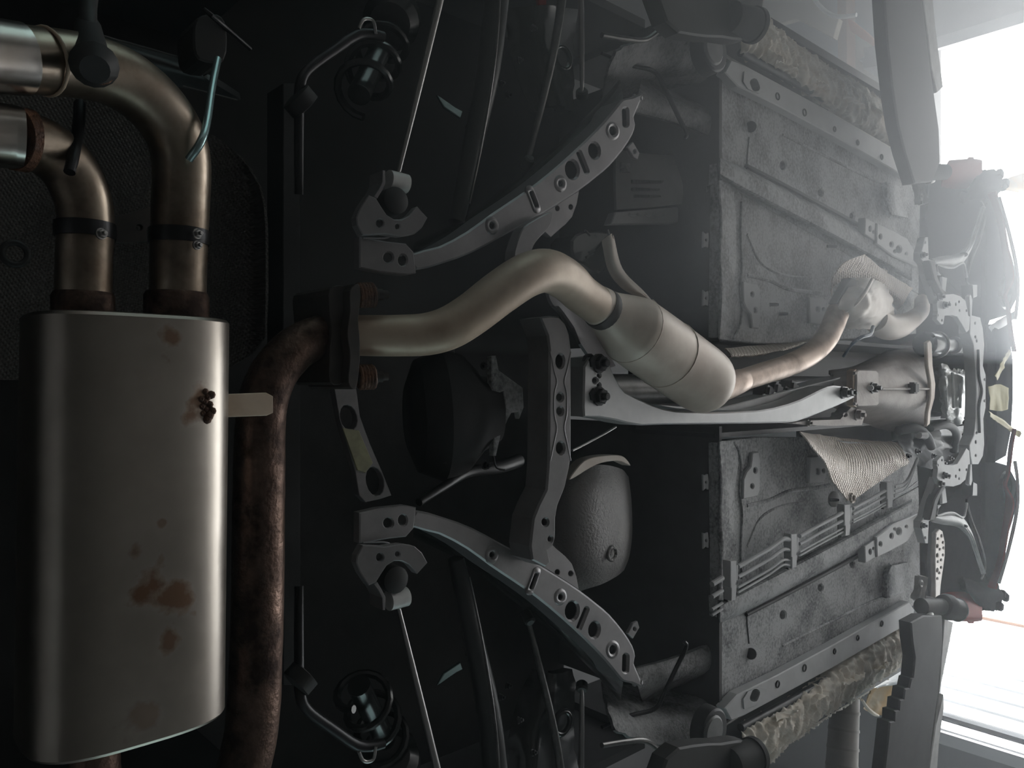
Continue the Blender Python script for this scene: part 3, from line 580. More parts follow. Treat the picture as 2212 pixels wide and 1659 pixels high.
# bump rubber rod by tail pipe, shelf channels above the tail pipe
hp = thing('trunk_rail', 'dark trunk floor rail with a thin bright edge above the outer tail pipe', 'rail', at(340, 120, .98))
loft('rail', [[(200, 70, .99), (330, 105, .99), (440, 142, .99)], [(205, 92, .965), (330, 128, .965), (440, 165, .965)], [(225, 150, .99), (350, 180, .99), (520, 215, .99)]], 'black_plastic', hp, 5, 5, .01)
tube('bright_edge', [(215, 75, .965, 2), (330, 108, .965, 2), (440, 138, .965, 2)], 'link_steel', hp, 2, 6)
tube('bright_edge', [(395, 186, .96, 1.6), (450, 200, .96, 1.6), (512, 216, .96, 1.6)], 'link_steel', hp, 2, 6)
hx = thing('rubber_hanger', 'black rubber exhaust hanger block holding the teal hanger rod', 'hanger', at(460, 90, .9))
sheet('block', [(425, 40), (470, 30), (490, 60), (484, 130), (430, 128), (418, 90)], 'hose_rubber', ZP(.87), .05, parent=hx, smooth=3, bev=4)
tube('pin', [(440, 20, .86, 5), (470, 45, .86, 6), (540, 105, .90, 5)], 'bolt_black', hx, 3, 10)
hy = thing('rubber_hanger', 'black rubber exhaust hanger reaching down onto the outer tail pipe', 'hanger', at(195, 60, .85))
tube('arm', [(196, -40, .84, 20), (190, 20, .83, 18), (196, 80, .80, 16), (210, 130, .765, 16), (222, 152, .75, 20)], 'hose_rubber', hy, 4, 16)
ring('weld_ring', 214, 152, .745, 26, 5, 'rust', hy)
# trunk cross member line and dark diff
cm = sheet('trunk_crossmember', [(612, 180), (648, 180), (650, 1480), (612, 1480)], 'black_plastic', ZP(.98), .05, bev=2)
tag(cm, 'long straight black cross member edge between exhaust and rear brackets', 'cross member')
df = thing('differential', 'dark finned differential housing deep behind the rear subframe', 'differential', at(960, 900, .9))
A, B = at(880, 900, .96), at(1075, 890, .90)
lathe('housing', A, B, [(0, .05), (.1, .085), (.35, .10), (.6, .09), (.8, .06), (1, .045)], 'deep_black', df, 28)
for i in range(8):
    y = 845 + i * 22
    sheet('cooling_fin', [(962, y), (1016, y - 2), (1016, y + 1), (962, y + 3)], 'lift_grey', ZP(.875), .03, parent=df, bev=.8)
for s, M in enumerate((lambda l: l, mir)):
    tube('axle_stub', [p + (.95, 24) for p in M([(960, 800), (955, 700)])], 'black_plastic', df, 2, 18)
nb_ = thing('diff_mount_cover', 'grey plastic connector bracket beside the differential nose', 'bracket', at(1090, 860, .86))
sheet('plate', [(1062, 770), (1072, 768), (1078, 800), (1130, 838), (1132, 880), (1122, 905), (1120, 890), (1105, 892), (1088, 925), (1092, 880), (1088, 845), (1076, 850), (1082, 940), (1072, 985), (1066, 985), (1068, 920), (1062, 850)], 'primer', ZP(.87), .01, parent=nb_, bev=1.5)
tube('wire', [(1066, 985, .87, 2), (1072, 1010, .87, 2), (1090, 1015, .87, 2)], 'hose_rubber', nb_, 3, 8)
bolt(1045, 790, .87, 7, nb_, 'bolt_black'); bolt(1048, 1005, .87, 8, nb_, 'bolt_black')
for i, (x, y) in enumerate(((815, 640), (822, 655), (830, 620))):
    pass
hs = tube('breather_hose', [(905, 1085, .88, 9), (960, 1050, .90, 10), (1010, 1020, .92, 12), (1075, 1010, .93, 14), (1120, 995, .95, 15)], 'black_plastic', None, 5, 14)
tag(hs, 'soft black hose curving below the differential', 'hose')
# ---- fuel tank
tk = thing('fuel_tank', 'grey stippled fuel tank bulging between subframe and bulkhead', 'fuel tank', at(1280, 1140, .93))
loft('shell', [[(1180, 1080, 1.02), (1230, 1020, .99), (1290, 1004, .975), (1340, 1012, 1.0), (1358, 1030, 1.06)], [(1180, 1120, 1.0), (1235, 1070, .955), (1295, 1060, .94), (1345, 1070, .97), (1364, 1080, 1.05)], [(1180, 1180, 1.0), (1240, 1150, .945), (1300, 1150, .93), (1348, 1150, .96), (1366, 1150, 1.05)], [(1200, 1240, 1.0), (1245, 1220, .955), (1300, 1215, .94), (1342, 1205, .97), (1360, 1200, 1.05)], [(1235, 1290, 1.03), (1260, 1275, 1.0), (1300, 1262, .985), (1332, 1245, 1.0), (1348, 1232, 1.06)]], 'tank', tk, 8, 8, .006)
ring('drain_boss', 1322, 1196, .935, 14, 4, 'tank', tk)
# ---- long alloy bar tying gearbox to differential
pf = thing('power_plant_beam', 'long pale alloy beam running from the differential to the gearbox', 'beam', at(1500, 900, .82))
sheet('beam', [(1262, 792), (1275, 772), (1305, 768), (1318, 788), (1328, 812), (1340, 834), (1352, 848), (1380, 862), (1407, 874), (1432, 883), (1459, 888), (1534, 891), (1600, 889), (1639, 887), (1673, 881), (1703, 873), (1731, 863), (1755, 851), (1775, 841), (1790, 835), (1803, 833), (1832, 836), (1846, 846), (1847, 858), (1834, 865), (1803, 879), (1775, 890), (1746, 902), (1722, 910), (1702, 913), (1630, 915), (1550, 916), (1436, 917), (1387, 919), (1356, 914), (1329, 907), (1295, 901), (1262, 900), (1260, 880)], 'bar_alloy', ZP(.815), .05, parent=pf, bev=3,
      holes=[ell(1294, 811, 3, 4), ell(1294, 832, 3, 4), ell(1286, 822, 5, 6)])
sheet('upper_web', [(1420, 874), (1480, 878), (1560, 880), (1830, 812), (1848, 816), (1846, 838), (1690, 884), (1560, 888), (1460, 884)], 'bar_alloy', ZP(.87), .05, parent=pf, bev=2)
for (x, y) in ((1296, 785), (1296, 856)):
    bolt(x - 3, y, .815, 17, pf, 'bolt_black', h=.8); bolt(x - 24, y - 3, .825, 15, pf, 'bolt_black', False)
bolt(1820, 848, .815, 11, pf, 'bolt_black'); bolt(1836, 848, .812, 8, pf, 'bolt_black')
cl = tube('park_brake_cable', [(1236, 973, .86, 3), (1262, 960, .87, 3), (1300, 940, .89, 2.6), (1330, 922, .9, 2.6)], 'rod_steel', None, 3, 8)
tag(cl, 'thin grey cable leaving the cross bar towards the long alloy beam', 'cable')

vb = thing('fuel_valve', 'black plastic fuel valve block with pipe stubs above the resonator', 'valve', at(1290, 545, .90))
sheet('block', [(1235, 520), (1262, 500), (1318, 502), (1328, 512), (1328, 540), (1316, 546), (1312, 575), (1296, 590), (1262, 570), (1240, 560)], 'black_gloss', ZP(.90), .05, parent=vb, smooth=2, bev=4)
for (x, y, x1, y1) in ((1266, 556, 1282, 548), (1272, 545, 1284, 540), (1264, 498, 1274, 508), (1312, 496, 1316, 508)): tube('stub', [(x, y, .885, 3), (x1, y1, .885, 3)], 'black_gloss', vb, 1, 10)
# ================================================================== gearbox and engine
gb = thing('gearbox', 'tan-grey cast gearbox with square cover and drain plug', 'gearbox', at(1930, 850, .84))
loft('case', [[(1790, 800, .98), (1840, 792, .98), (1890, 770, 1.0), (1950, 742, 1.03), (2008, 722, 1.05)], [(1800, 812, .90), (1848, 800, .87), (1895, 785, .87), (1950, 768, .88), (2008, 758, .90)], [(1800, 835, .86), (1848, 838, .83), (1897, 838, .825), (1950, 840, .82), (2008, 840, .82)], [(1800, 862, .87), (1848, 877, .85), (1896, 880, .84), (1950, 896, .85), (2008, 905, .86)], [(1800, 880, .94), (1848, 905, .93), (1895, 925, .95), (1950, 935, .98), (2008, 938, 1.0)]], 'cast_alloy', gb, 6, 6, .01)
sheet('square_cover', [(1850, 803), (1856, 799), (1893, 800), (1899, 806), (1900, 872), (1894, 877), (1854, 878), (1849, 872)], 'cast_alloy', ZP(.818), .012, parent=gb, bev=2)
sheet('cover_flange', [(1843, 802), (1850, 797), (1851, 880), (1843, 876)], 'mid_pipe', ZP(.822), .016, parent=gb, bev=1)
for (x, y) in ((1845, 806), (1845, 872)): bolt(x, y, .82, 3.5, gb, 'cast_alloy', False)
bolt(1884, 838, .818, 10, gb, 'bolt_black')
lathe('drain_plug', at(1881, 838, .79), at(1881, 838, .80), [(0, .006), (1, .007)], 'bright_alloy', gb, 12)
tube('case_seam', [(1905, 840, .819, 2.5), (1960, 840, .815, 2.5), (2010, 840, .815, 2.5)], 'cast_alloy', gb, 2, 8)
box('boss', at(1973, 838, .812), (.03, .03, .02), 'dirty_brown', gb)
sheet('bell_flange', [(2002, 740), (2010, 735), (2014, 742), (2016, 790), (2022, 830), (2020, 860), (2012, 890), (2010, 915), (2002, 922), (2004, 890), (2010, 860), (2010, 825), (2004, 790)], 'resonator', ZP(.81), .008, parent=gb, bev=1.5)
sheet('lower_bracket', [(1708, 914), (1735, 910), (1760, 908), (1815, 906), (1838, 880), (1862, 868), (1870, 890), (1862, 918), (1800, 920), (1740, 918)], 'cast_alloy', ZP(.86), .03, parent=gb, bev=2, holes=[ell(1826, 896, 5, 5)])
for (x, y, r) in ((1850, 896, 10), (1745, 914, 6)): bolt(x, y, .86, r, gb, 'cast_alloy')
for (x, y) in ((1650, 848), (1668, 842), (1688, 850), (1702, 838)):
    box('shift_lug', at(x, y, .90), (.03, .035, .04), 'bolt_black', gb, rz=.3, bev=.006)
    bolt(x, y + 10, .885, 6, gb, 'bright_alloy', False)
lathe('prop_shaft', at(1240, 842, .97), at(1800, 838, .95), [(0, .03), (.98, .03), (1, .02)], 'link_steel', None).name = 'propeller_shaft'
ps = bpy.data.objects['propeller_shaft']; tag(ps, 'round steel propeller shaft in the dark tunnel above the alloy beam', 'propeller shaft')
op = thing('engine_sump', 'bright lumpy alloy engine sump ahead of the gearbox', 'engine sump', at(2055, 850, .84))
loft('pan', [[(2022, 795, .96), (2035, 785, .94), (2052, 800, .95), (2075, 800, .96), (2090, 798, .98)], [(2026, 815, .86), (2040, 812, .835), (2058, 812, .85), (2074, 812, .845), (2091, 815, .88)], [(2030, 845, .84), (2045, 845, .82), (2060, 845, .835), (2076, 845, .825), (2092, 845, .86)], [(2032, 875, .85), (2048, 880, .83), (2062, 880, .84), (2076, 878, .835), (2091, 870, .87)], [(2030, 905, .90), (2046, 912, .88), (2060, 915, .89), (2072, 910, .88), (2086, 895, .92)]], 'bright_alloy', op, 7, 7, .008, wr=.02, wf=11)
for i in range(3): tube('rib', [(2042 + i * 15, 806, .835, 3), (2044 + i * 15, 845, .82, 3.2), (2046 + i * 14, 880, .83, 3)], 'bright_alloy', op, 4, 8)
ol = thing('oil_filter', 'round black canister with a bright rim hanging by the sump', 'oil filter', at(2030, 745, .86))
lathe('canister', at(1995, 743, .86), at(2022, 745, .85), [(0, .03), (.1, .037), (.9, .037), (1, .034)], 'black_gloss', ol, 28)
lathe('rim', at(2021, 745, .85), at(2024, 745, .849), [(0, .037), (.3, .040), (.7, .040), (1, .036)], 'rod_steel', ol, 28)
lathe('face', at(2060, 746, .86), at(2066, 746, .857), [(0, .027), (.6, .027), (1, .02)], 'lift_pale', ol, 28)
lathe('neck', at(2022, 745, .86), at(2062, 746, .865), [(0, .02), (1, .02)], 'black_plastic', ol, 18)
# dark engine-bay clutter between sump and left rail
ck = thing('engine_clutter', 'black hoses and sensor block in the engine bay beside the gearbox', 'hose bundle', at(1990, 970, .9))
loft('cover', [[(1940, 925, .93), (1980, 918, .92), (2020, 925, .91), (2080, 920, .93)], [(1950, 960, .91), (1990, 955, .90), (2030, 960, .90), (2080, 950, .92)], [(1960, 1010, .96), (2000, 1010, .95), (2030, 1005, .95), (2070, 980, .97)]], 'black_plastic', ck, 5, 5, .02, wr=.02, wf=18)
tube('hose', [(1940, 930, .90, 10), (1975, 925, .88, 11), (2000, 940, .88, 10), (2012, 965, .89, 9)], 'hose_rubber', ck, 5, 14)
tube('hose', [(2010, 925, .89, 8), (2045, 918, .88, 9), (2065, 935, .89, 8), (2060, 975, .91, 8)], 'hose_rubber', ck, 5, 14)
lathe('connector', at(1984, 940, .87), at(1998, 940, .87), [(0, .01), (1, .012)], 'lift_pale', ck, 12)
for (x, y) in ((1960, 985), (1980, 975), (2015, 985), (2035, 1000), (2050, 990)): bolt(x, y, .9, 5, ck, 'bolt_black')
# ================================================================== front subframe (pale pressed plates)
ZF = .78
fs_ = thing('front_subframe', 'pale pressed front cross member curving round the engine with many small holes', 'subframe', at(2110, 843, ZF))
def small(x, y, rx=1.6, ry=3): return ell(x, y, rx, ry, 0, 8)
sheet('cross_member', [(2096, 680), (2118, 686), (2124, 710), (2127, 745), (2124, 790), (2130, 810), (2130, 880), (2125, 905), (2127, 960), (2124, 985), (2114, 1003), (2100, 1003), (2096, 985), (2094, 962), (2104, 940), (2108, 905), (2109, 850), (2108, 795), (2103, 745), (2095, 720)], 'primer_clean', ZP(ZF), .03, parent=fs_, bev=1.6,
      holes=[small(2107, 698), small(2110, 736, 1.6, 4), small(2107, 728), small(2127, 820), small(2127, 866), small(2110, 935), small(2108, 955, 1.6, 4), small(2108, 984)])
tube('pressed_groove', [(2113, 755, ZF - .002, 2.6), (2114, 810, ZF - .002, 3.2), (2120, 845, ZF - .002, 3.2), (2114, 880, ZF - .002, 3.2), (2116, 935, ZF - .002, 2.6)], 'lift_grey', fs_, 5, 8)
def farm(M, s):
    pl_ = sheet('corner_plate', M([(2024, 690), (2026, 672), (2024, 655), (2030, 640), (2045, 636), (2060, 635), (2075, 640), (2086, 650), (2090, 668), (2092, 682), (2096, 684), (2094, 712), (2088, 718), (2078, 700), (2068, 684), (2058, 681), (2041, 682), (2038, 700), (2034, 701)]), 'primer_clean', ZP(ZF), .012, parent=fs_, bev=1.6,
        holes=[M(small(2026, 681)), M(small(2035, 692)), M(small(2065, 657, 1.6, 4)), M(small(2073, 671)), M(small(2088, 671)), M(small(2072, 652)), M(small(2051, 654))])
    for (x, y) in ((2028, 642), (2040, 659)): bolt(*M([(x, y)])[0], ZF - .002, 6.5, pl_, 'bolt_black')
    sheet('brace', M([(2002, 591), (1998, 570), (1990, 560), (1990, 545), (1997, 520), (1999, 512), (2005, 512), (2007, 560), (2012, 562), (2022, 600), (2034, 625), (2048, 640), (2046, 650), (2036, 642), (2024, 655), (2014, 625)]), 'primer_clean', ZP(ZF + .03), .02, parent=fs_, bev=1.6, holes=[M(small(1999, 524))])
    sheet('black_link', M([(2008, 562), (2021, 562), (2026, 595), (2034, 618), (2048, 640), (2046, 646), (2032, 632), (2018, 605)]), 'lift_grey', ZP(ZF + .015), .02, parent=fs_, bev=2)
    bolt(*M([(1992, 551)])[0], ZF + .03, 6, fs_, 'bolt_black')
    sheet('strut', M([(2035, 597), (2047, 600), (2043, 632), (2034, 625)]), 'primer_clean', ZP(ZF + .06), .006, parent=fs_)
    sheet('stub', M([(2025, 586), (2030, 588), (2034, 595), (2026, 594)]), 'primer_clean', ZP(ZF + .06), .006, parent=fs_)
    # wishbone
    w = thing('front_wishbone', 'pale forged front wishbone curving outwards at the %s front corner' % ('right' if s == 0 else 'left'), 'wishbone', at(*M([(2060, 565)])[0], .84), 'front wishbones')
    loft('web', [[p + (.86,) for p in M([(2012, 558), (2035, 553), (2062, 549), (2078, 540), (2095, 518), (2108, 480), (2122, 445)])], [p + (.835,) for p in M([(2022, 568), (2040, 564), (2062, 561), (2078, 555), (2096, 530), (2111, 488), (2125, 446)])], [p + (.86,) for p in M([(2024, 572), (2042, 577), (2060, 578), (2080, 568), (2098, 540), (2114, 495), (2128, 447)])]], 'lift_pale', w, 5, 5, .008)
    tube('rear_lip', [p + (.85, 2.5) for p in M([(2026, 590), (2024, 572), (2042, 577), (2060, 578), (2080, 568), (2086, 585), (2088, 600)])], 'lift_pale', w, 4, 8)
    tube('tie_rod', [p + (.86, 2) for p in M([(2089, 600), (2100, 560), (2116, 520), (2127, 480), (2128, 455), (2120, 435)])], 'link_steel', w, 5, 8)
    ring('bush', *M([(2082, 550)])[0], .84, 5, 3, 'hose_rubber', w, ax=(1, .3, 0))
    # steering / anti-roll clip
    sheet('liner_clip', M([(2093, 640), (2098, 636), (2102, 648), (2100, 690), (2096, 690)]), 'primer_clean', ZP(ZF + .01), .01, parent=fs_)
    sheet('liner_box', M([(2100, 615), (2112, 615), (2112, 640), (2102, 645)]), 'black_plastic', ZP(ZF + .02), .03, parent=fs_)
farm(lambda l: l, 0); farm(mir, 1)
# perforated bar and bright knuckles at the left front corner
pb = sheet('perforated_disc_guard', [(2022, 1152), (2030, 1143), (2037, 1148), (2042, 1172), (2042, 1200), (2038, 1230), (2033, 1265), (2030, 1300), (2021, 1300), (2020, 1200)], 'disc_steel', ZP(.86), .012, bev=1.2,
           holes=[small(2026, 1164, 1.5, 3), small(2034, 1158, 1.4, 4), small(2037, 1172), small(2025, 1180, 2, 5), small(2030, 1187), small(2038, 1184), small(2025, 1200, 2, 5), small(2037, 1199), small(2026, 1214), small(2033, 1210), small(2025, 1232, 2, 5), small(2033, 1226), small(2029, 1238), small(2025, 1250)])
tag(pb, 'perforated metal disc standing edge-on at the left front corner', 'brake disc')
for s, M in enumerate((lambda l: l, mir)):
    kn = thing('steering_knuckle', 'pale alloy knuckle lumps beside the lift pad at the %s front corner' % ('right' if s == 0 else 'left'), 'knuckle', at(*M([(2005, 420)])[0], .84), 'front knuckles')
    loft('arm', [[p + (.86,) for p in M([(1984, 445), (1980, 420), (1976, 398)])], [p + (.84,) for p in M([(1992, 440), (1990, 415), (1984, 390)])], [p + (.86,) for p in M([(1999, 440), (1996, 415), (1990, 385)])]], 'lift_pale', kn, 5, 4, .02, wr=.004, wf=30)
    ring('eye', *M([(1989, 425)])[0], .835, 6, 3, 'lift_pale', kn)
    loft('lug', [[p + (.83,) for p in M([(2004, 392), (2002, 376), (2008, 360)])], [p + (.82,) for p in M([(2014, 396), (2014, 378), (2018, 362)])], [p + (.83,) for p in M([(2026, 384), (2024, 372), (2026, 365)])]], 'bright_alloy', kn, 5, 4, .02, wr=.004, wf=30)
    lathe('ball_joint', at(*M([(2002, 350)])[0], .80), at(*M([(2010, 345)])[0], .79), [(0, .018), (.5, .022), (1, .014)], 'bright_alloy', kn, 16)
# ================================================================== front end: undertray, bumper, fenders
ft = thing('front_undertray', 'black curved front undertray and arch liner under the nose', 'undertray', at(2150, 843, .85))
outl = [(2136, 702), (2140, 692), (2180, 680), (2198, 645), (2199, 600), (2189, 560), (2170, 500), (2150, 440), (2130, 400), (2090, 385), (2040, 380), (2010, 380), (2000, 470), (2006, 550), (2040, 600), (2080, 640), (2100, 690), (2120, 700)]
for s, M in enumerate((lambda l: l, mir)):
    sheet('liner', M(outl), 'liner_felt', ZP(.94), .03, parent=ft, bev=2, holes=[M([(2180, 601), (2184, 612), (2186, 640), (2184, 652), (2176, 655), (2172, 640), (2171, 625)])])
    tube('liner_lip', [p + (.92, 2.4) for p in M([(2132, 440), (2110, 480), (2100, 520), (2088, 600), (2096, 620), (2100, 690)])], 'liner_felt', ft, 5, 8)
sheet('radiator_guard', [(2090, 690), (2136, 690), (2137, 990), (2090, 990)], 'liner_felt', ZP(.98), .03, parent=ft, bev=2)
sheet('grille_beam', [(2146, 700), (2152, 760), (2150, 840), (2152, 940), (2148, 1000), (2175, 985), (2186, 930), (2190, 860), (2190, 780), (2178, 700)], 'liner_felt', ZP(.90), .03, parent=ft, bev=2)
for y in (730, 790, 860, 925): tube('grille_wire', [(2136, y, .93, .8), (2152, y, .92, .8)], 'bolt_black', ft, 1, 6)
bp = thing('front_bumper', 'red front bumper skin edge in masking film under the nose', 'bumper', at(2190, 843, .88))
for s, M in enumerate((lambda l: l, mir)):
    loft('skin', [[p + (.88,) for p in M([(2133, 420), (2152, 470), (2164, 540), (2172, 610), (2167, 640), (2172, 660), (2178, 720), (2186, 760)])], [p + (.85,) for p in M([(2150, 415), (2164, 470), (2176, 540), (2188, 598), (2172, 636), (2178, 664), (2185, 720), (2192, 760)])]], 'red_paint', bp, 5, 3, .006)
    loft('lip', [[p + (.87,) for p in M([(2155, 430), (2172, 490), (2188, 560), (2195, 610), (2194, 650), (2188, 690)])], [p + (.84,) for p in M([(2158, 425), (2177, 488), (2194, 560), (2200, 610), (2198, 655), (2194, 690)])], [p + (.93,) for p in M([(2162, 425), (2180, 488), (2197, 560), (2203, 610), (2200, 655), (2196, 690)])]], 'lift_pale', bp, 5, 3, .006)
    sheet('oval_slot_frame', M([(2164, 640), (2172, 604), (2186, 598), (2194, 625), (2192, 650), (2178, 668)]), 'lift_grey', ZP(.88), .012, parent=bp, smooth=3, bev=1.2, holes=[M([(2178, 602), (2183, 612), (2186, 636), (2183, 652), (2177, 656), (2172, 640), (2171, 625)])])
for s, M in enumerate((lambda l: l, mir)):
    fd = thing('front_fender', 'red %s front fender end with black headlamp housing beyond the lift pad' % ('right' if s == 0 else 'left'), 'fender', at(*M([(2090, 390)])[0], .95), 'front fenders')
    loft('skin', [[p + (.98,) for p in M([(2030, 420), (2060, 424), (2100, 420), (2124, 400)])], [p + (.92,) for p in M([(2036, 392), (2064, 396), (2098, 392), (2122, 374)])], [p + (.91,) for p in M([(2044, 358), (2070, 352), (2100, 348), (2122, 350)])], [p + (.97,) for p in M([(2050, 346), (2076, 344), (2104, 343), (2120, 345)])]], 'red_paint', fd, 5, 5, .006, smooth=40)
    loft('lamp_housing', [[p + (.93,) for p in M([(2080, 440), (2110, 430), (2140, 430), (2156, 425)])], [p + (.89,) for p in M([(2090, 410), (2116, 400), (2146, 404), (2166, 398)])], [p + (.93,) for p in M([(2118, 368), (2130, 366), (2146, 366), (2162, 372)])]], 'liner_felt', fd, 5, 5, .02, wr=.006, wf=25)
    for (x, y) in ((2166, 402), (2172, 396), (2160, 376)): box('lug', at(*M([(x, y)])[0], .90), (.03, .03, .02), 'liner_felt', fd, rz=.4)
# masking film and yellow tape on the nose
mf = loft('masking_film', [[(2136, 706, .90), (2160, 690, .89), (2195, 670, .88)], [(2142, 718, .91), (2172, 704, .89), (2200, 680, .88)]], 'film', None, 5, 4, .0015, wr=.003)
quadbox('light_block_panel', -.74, .74, 3.12, 3.14, CZ + .925, CZ + 1.24, 'liner_felt', ft)  # added to block door light showing through the engine bay
tag(mf, 'clear white masking film stretched across the right side of the nose', 'masking film')
for i, (pts, lab) in enumerate((([[(2136, 835, .90), (2160, 830, .89), (2180, 838, .88)], [(2138, 885, .90), (2162, 888, .89), (2178, 884, .88)]], 'crumpled yellow masking tape wrapped on the middle of the nose'),
                                ([[(2136, 888, .90), (2165, 905, .89), (2190, 925, .88), (2205, 932, .87)], [(2138, 900, .90), (2160, 915, .89), (2186, 935, .88), (2202, 945, .87)]], 'slanting strip of yellow masking tape below the crumpled tape on the nose'),
                                ([[(2150, 812, .89), (2165, 780, .885), (2180, 755, .88)], [(2156, 822, .89), (2171, 788, .885), (2184, 760, .88)]], 'slanting strip of yellow masking tape above the crumpled tape on the nose'))):
    o = loft('masking_tape', pts, 'tape_yellow', None, 5, 4, .0015, wr=.006, wf=30); tag(o, lab, 'masking tape', 'yellow tape on the nose')

np_ = loft('masking_paper', [[(2160, 392, .92), (2185, 382, .92), (2230, 368, .93)], [(2158, 402, .90), (2185, 400, .90), (2230, 404, .90)], [(2162, 410, .91), (2190, 414, .91), (2230, 424, .92)]], 'paper_amber', None, 5, 4, .0015, wr=.006, wf=30)
tag(np_, 'orange-brown masking paper flaring off the right front fender', 'masking paper')
# ================================================================== car body underside
ZB = .925
by = thing('car', 'grey primered car floor with stamped panels, dark tunnel and bulkhead, lifted overhead', 'car body', at(1750, 843, ZB))
E = at(1552, 1100, ZB).y     # bulkhead depth
for s, M in enumerate((lambda l: l, mir)):
    dk = 'primer' if s == 0 else 'primer_dark'; dk = 'primer'
    # coordinates traced on the lower half, mirrored for the upper half
    Q = (lambda l: l) if s == 1 else mir
    sheet('inner_floor', Q([(1548, 958), (1575, 950), (1640, 944), (1740, 945), (1850, 955), (1980, 965), (1985, 1050), (1860, 1120), (1720, 1200), (1600, 1270), (1552, 1296)]), 'primer', ZP(ZB), .02, parent=by, bev=2)
    sheet('outer_floor', Q([(1548, 1290), (1620, 1255), (1850, 1125), (1985, 1052), (1990, 1300), (1930, 1330), (1800, 1400), (1680, 1462), (1592, 1505), (1560, 1530)]), 'primer', ZP(ZB + .004), .02, parent=by, bev=2,
          holes=[Q(ell(1773, 1270, 5, 8)), Q(ell(1692, 1329, 6, 10)), Q(ell(1841, 1219, 4, 8))])
    # frame rail pressed proud of the floor
    loft('frame_rail', [[p + (ZB - .002,) for p in Q([(1556, 1345), (1610, 1322), (1700, 1276), (1800, 1222), (1900, 1168), (1970, 1128)])], [p + (ZB - .022,) for p in Q([(1556, 1338), (1608, 1314), (1698, 1268), (1798, 1212), (1900, 1156), (1970, 1116)])], [p + (ZB - .022,) for p in Q([(1556, 1310), (1606, 1282), (1694, 1236), (1794, 1184), (1898, 1128), (1970, 1088)])], [p + (ZB - .002,) for p in Q([(1556, 1300), (1604, 1272), (1692, 1226), (1792, 1174), (1896, 1118), (1970, 1078)])]], 'primer', by, 5, 3, .004, smooth=30)
    # sill flange strip with ring marks
    st = sheet('sill_flange', Q([(1566, 1530), (1594, 1500), (1680, 1458), (1800, 1393), (1900, 1336), (1964, 1300), (1976, 1318), (1972, 1342), (1900, 1384), (1800, 1442), (1690, 1502), (1610, 1545), (1580, 1556)]), 'primer_clean', ZP(ZB - .02), .022, parent=by, bev=2, holes=[Q(slot(1629, 1507, 1633, 1497, 9))])
    for (x, y) in ((1680, 1478), (1738, 1443), (1803, 1407), (1853, 1378), (1905, 1347)): ring('ring_mark', *Q([(x, y)])[0], ZB - .021, 7 if x < 1800 else 5, 1.6, 'lift_grey', st)
    sheet('jack_patch', Q([(1606, 1510), (1616, 1494), (1640, 1484), (1658, 1488), (1652, 1506), (1632, 1524), (1608, 1532)]), 'primer_clean', ZP(ZB - .023), .004, parent=by, bev=1.5, holes=[Q(slot(1629, 1508, 1633, 1497, 9))])
    # dark seam tube between flange and taped sill
    tube('sill_seam', [p + (ZB - .005, 9) for p in Q([(1600, 1572), (1700, 1518), (1800, 1462), (1900, 1404), (1982, 1355)])], 'black_plastic', by, 3, 12)
    # inner stamped patches with two holes
    sheet('stamped_patch', Q([(1606, 1035), (1612, 1020), (1622, 1008), (1626, 978), (1640, 976), (1643, 990), (1643, 1060), (1637, 1072), (1606, 1078)]), 'primer_clean', ZP(ZB - .008), .01, parent=by, bev=2, holes=[Q(ell(1632, 1016, 3.5, 6)), Q(ell(1625, 1050, 3, 5))])
    sheet('stamped_patch', Q([(1748, 1044), (1750, 988), (1780, 984), (1788, 1000), (1786, 1030), (1780, 1044)]), 'primer_clean', ZP(ZB - .008), .01, parent=by, bev=2, holes=[Q(slot(1767, 1015, 1767, 1021, 3.4)), Q(ell(1779, 1017, 2.2, 4))])
    # rail end plates near the front
    sheet('rail_plate', Q([(1893, 1160), (1930, 1132), (1965, 1118), (1986, 1108), (1976, 1145), (1962, 1170), (1925, 1190), (1895, 1204)]), 'primer_clean', ZP(ZB - .032), .03, parent=by, bev=2, holes=[Q(ell(1926, 1158, 3, 6)), Q(ell(1942, 1148, 5, 8)), Q(ell(1958, 1138, 1.8, 3)), Q(ell(1933, 1143, 1.8, 3)), Q(ell(1902, 1175, 2.5, 5))])
    sheet('rail_plate', Q([(1868, 1180), (1890, 1166), (1892, 1204), (1870, 1216)]), 'primer_clean', ZP(ZB - .028), .02, parent=by, bev=1.5, holes=[Q(ell(1880, 1192, 2.5, 6)), Q(ell(1887, 1185, 1.4, 3))])
    # front arch pressing
    loft('floor_pressing', [[p + (ZB,) for p in Q([(1905, 1290), (1906, 1240), (1920, 1215)])], [p + (ZB - .02,) for p in Q([(1920, 1292), (1922, 1245), (1930, 1222)])], [p + (ZB,) for p in Q([(1950, 1280), (1956, 1240), (1962, 1215)])]], 'primer', by, 5, 5, .004)
    # rolled rear edge of the floor, then bulkhead clip
    loft('rear_edge', [[p + (ZB + .03,) for p in Q([(1546, 965), (1548, 1050), (1546, 1130), (1548, 1200), (1540, 1290)])], [p + (ZB - .008,) for p in Q([(1552, 955), (1556, 1050), (1553, 1130), (1556, 1200), (1550, 1296)])], [p + (ZB - .006,) for p in Q([(1570, 952), (1573, 1050), (1572, 1130), (1574, 1200), (1568, 1296)])], [p + (ZB + .002,) for p in Q([(1600, 950), (1592, 1050), (1594, 1130), (1592, 1200), (1590, 1290)])]], 'primer', by, 6, 5, .004, wr=.003, wf=25)
    for y in (1042, 1168): sheet('bulkhead_clip', Q([(1519, y - 17), (1524, y - 15), (1530, y - 18), (1532, y), (1531, y + 16), (1525, y + 13), (1520, y + 18)]), 'primer_clean', ZP(.935), .004, parent=by, bev=1, holes=[Q(ell(1526, y, 2.2, 3.6))])
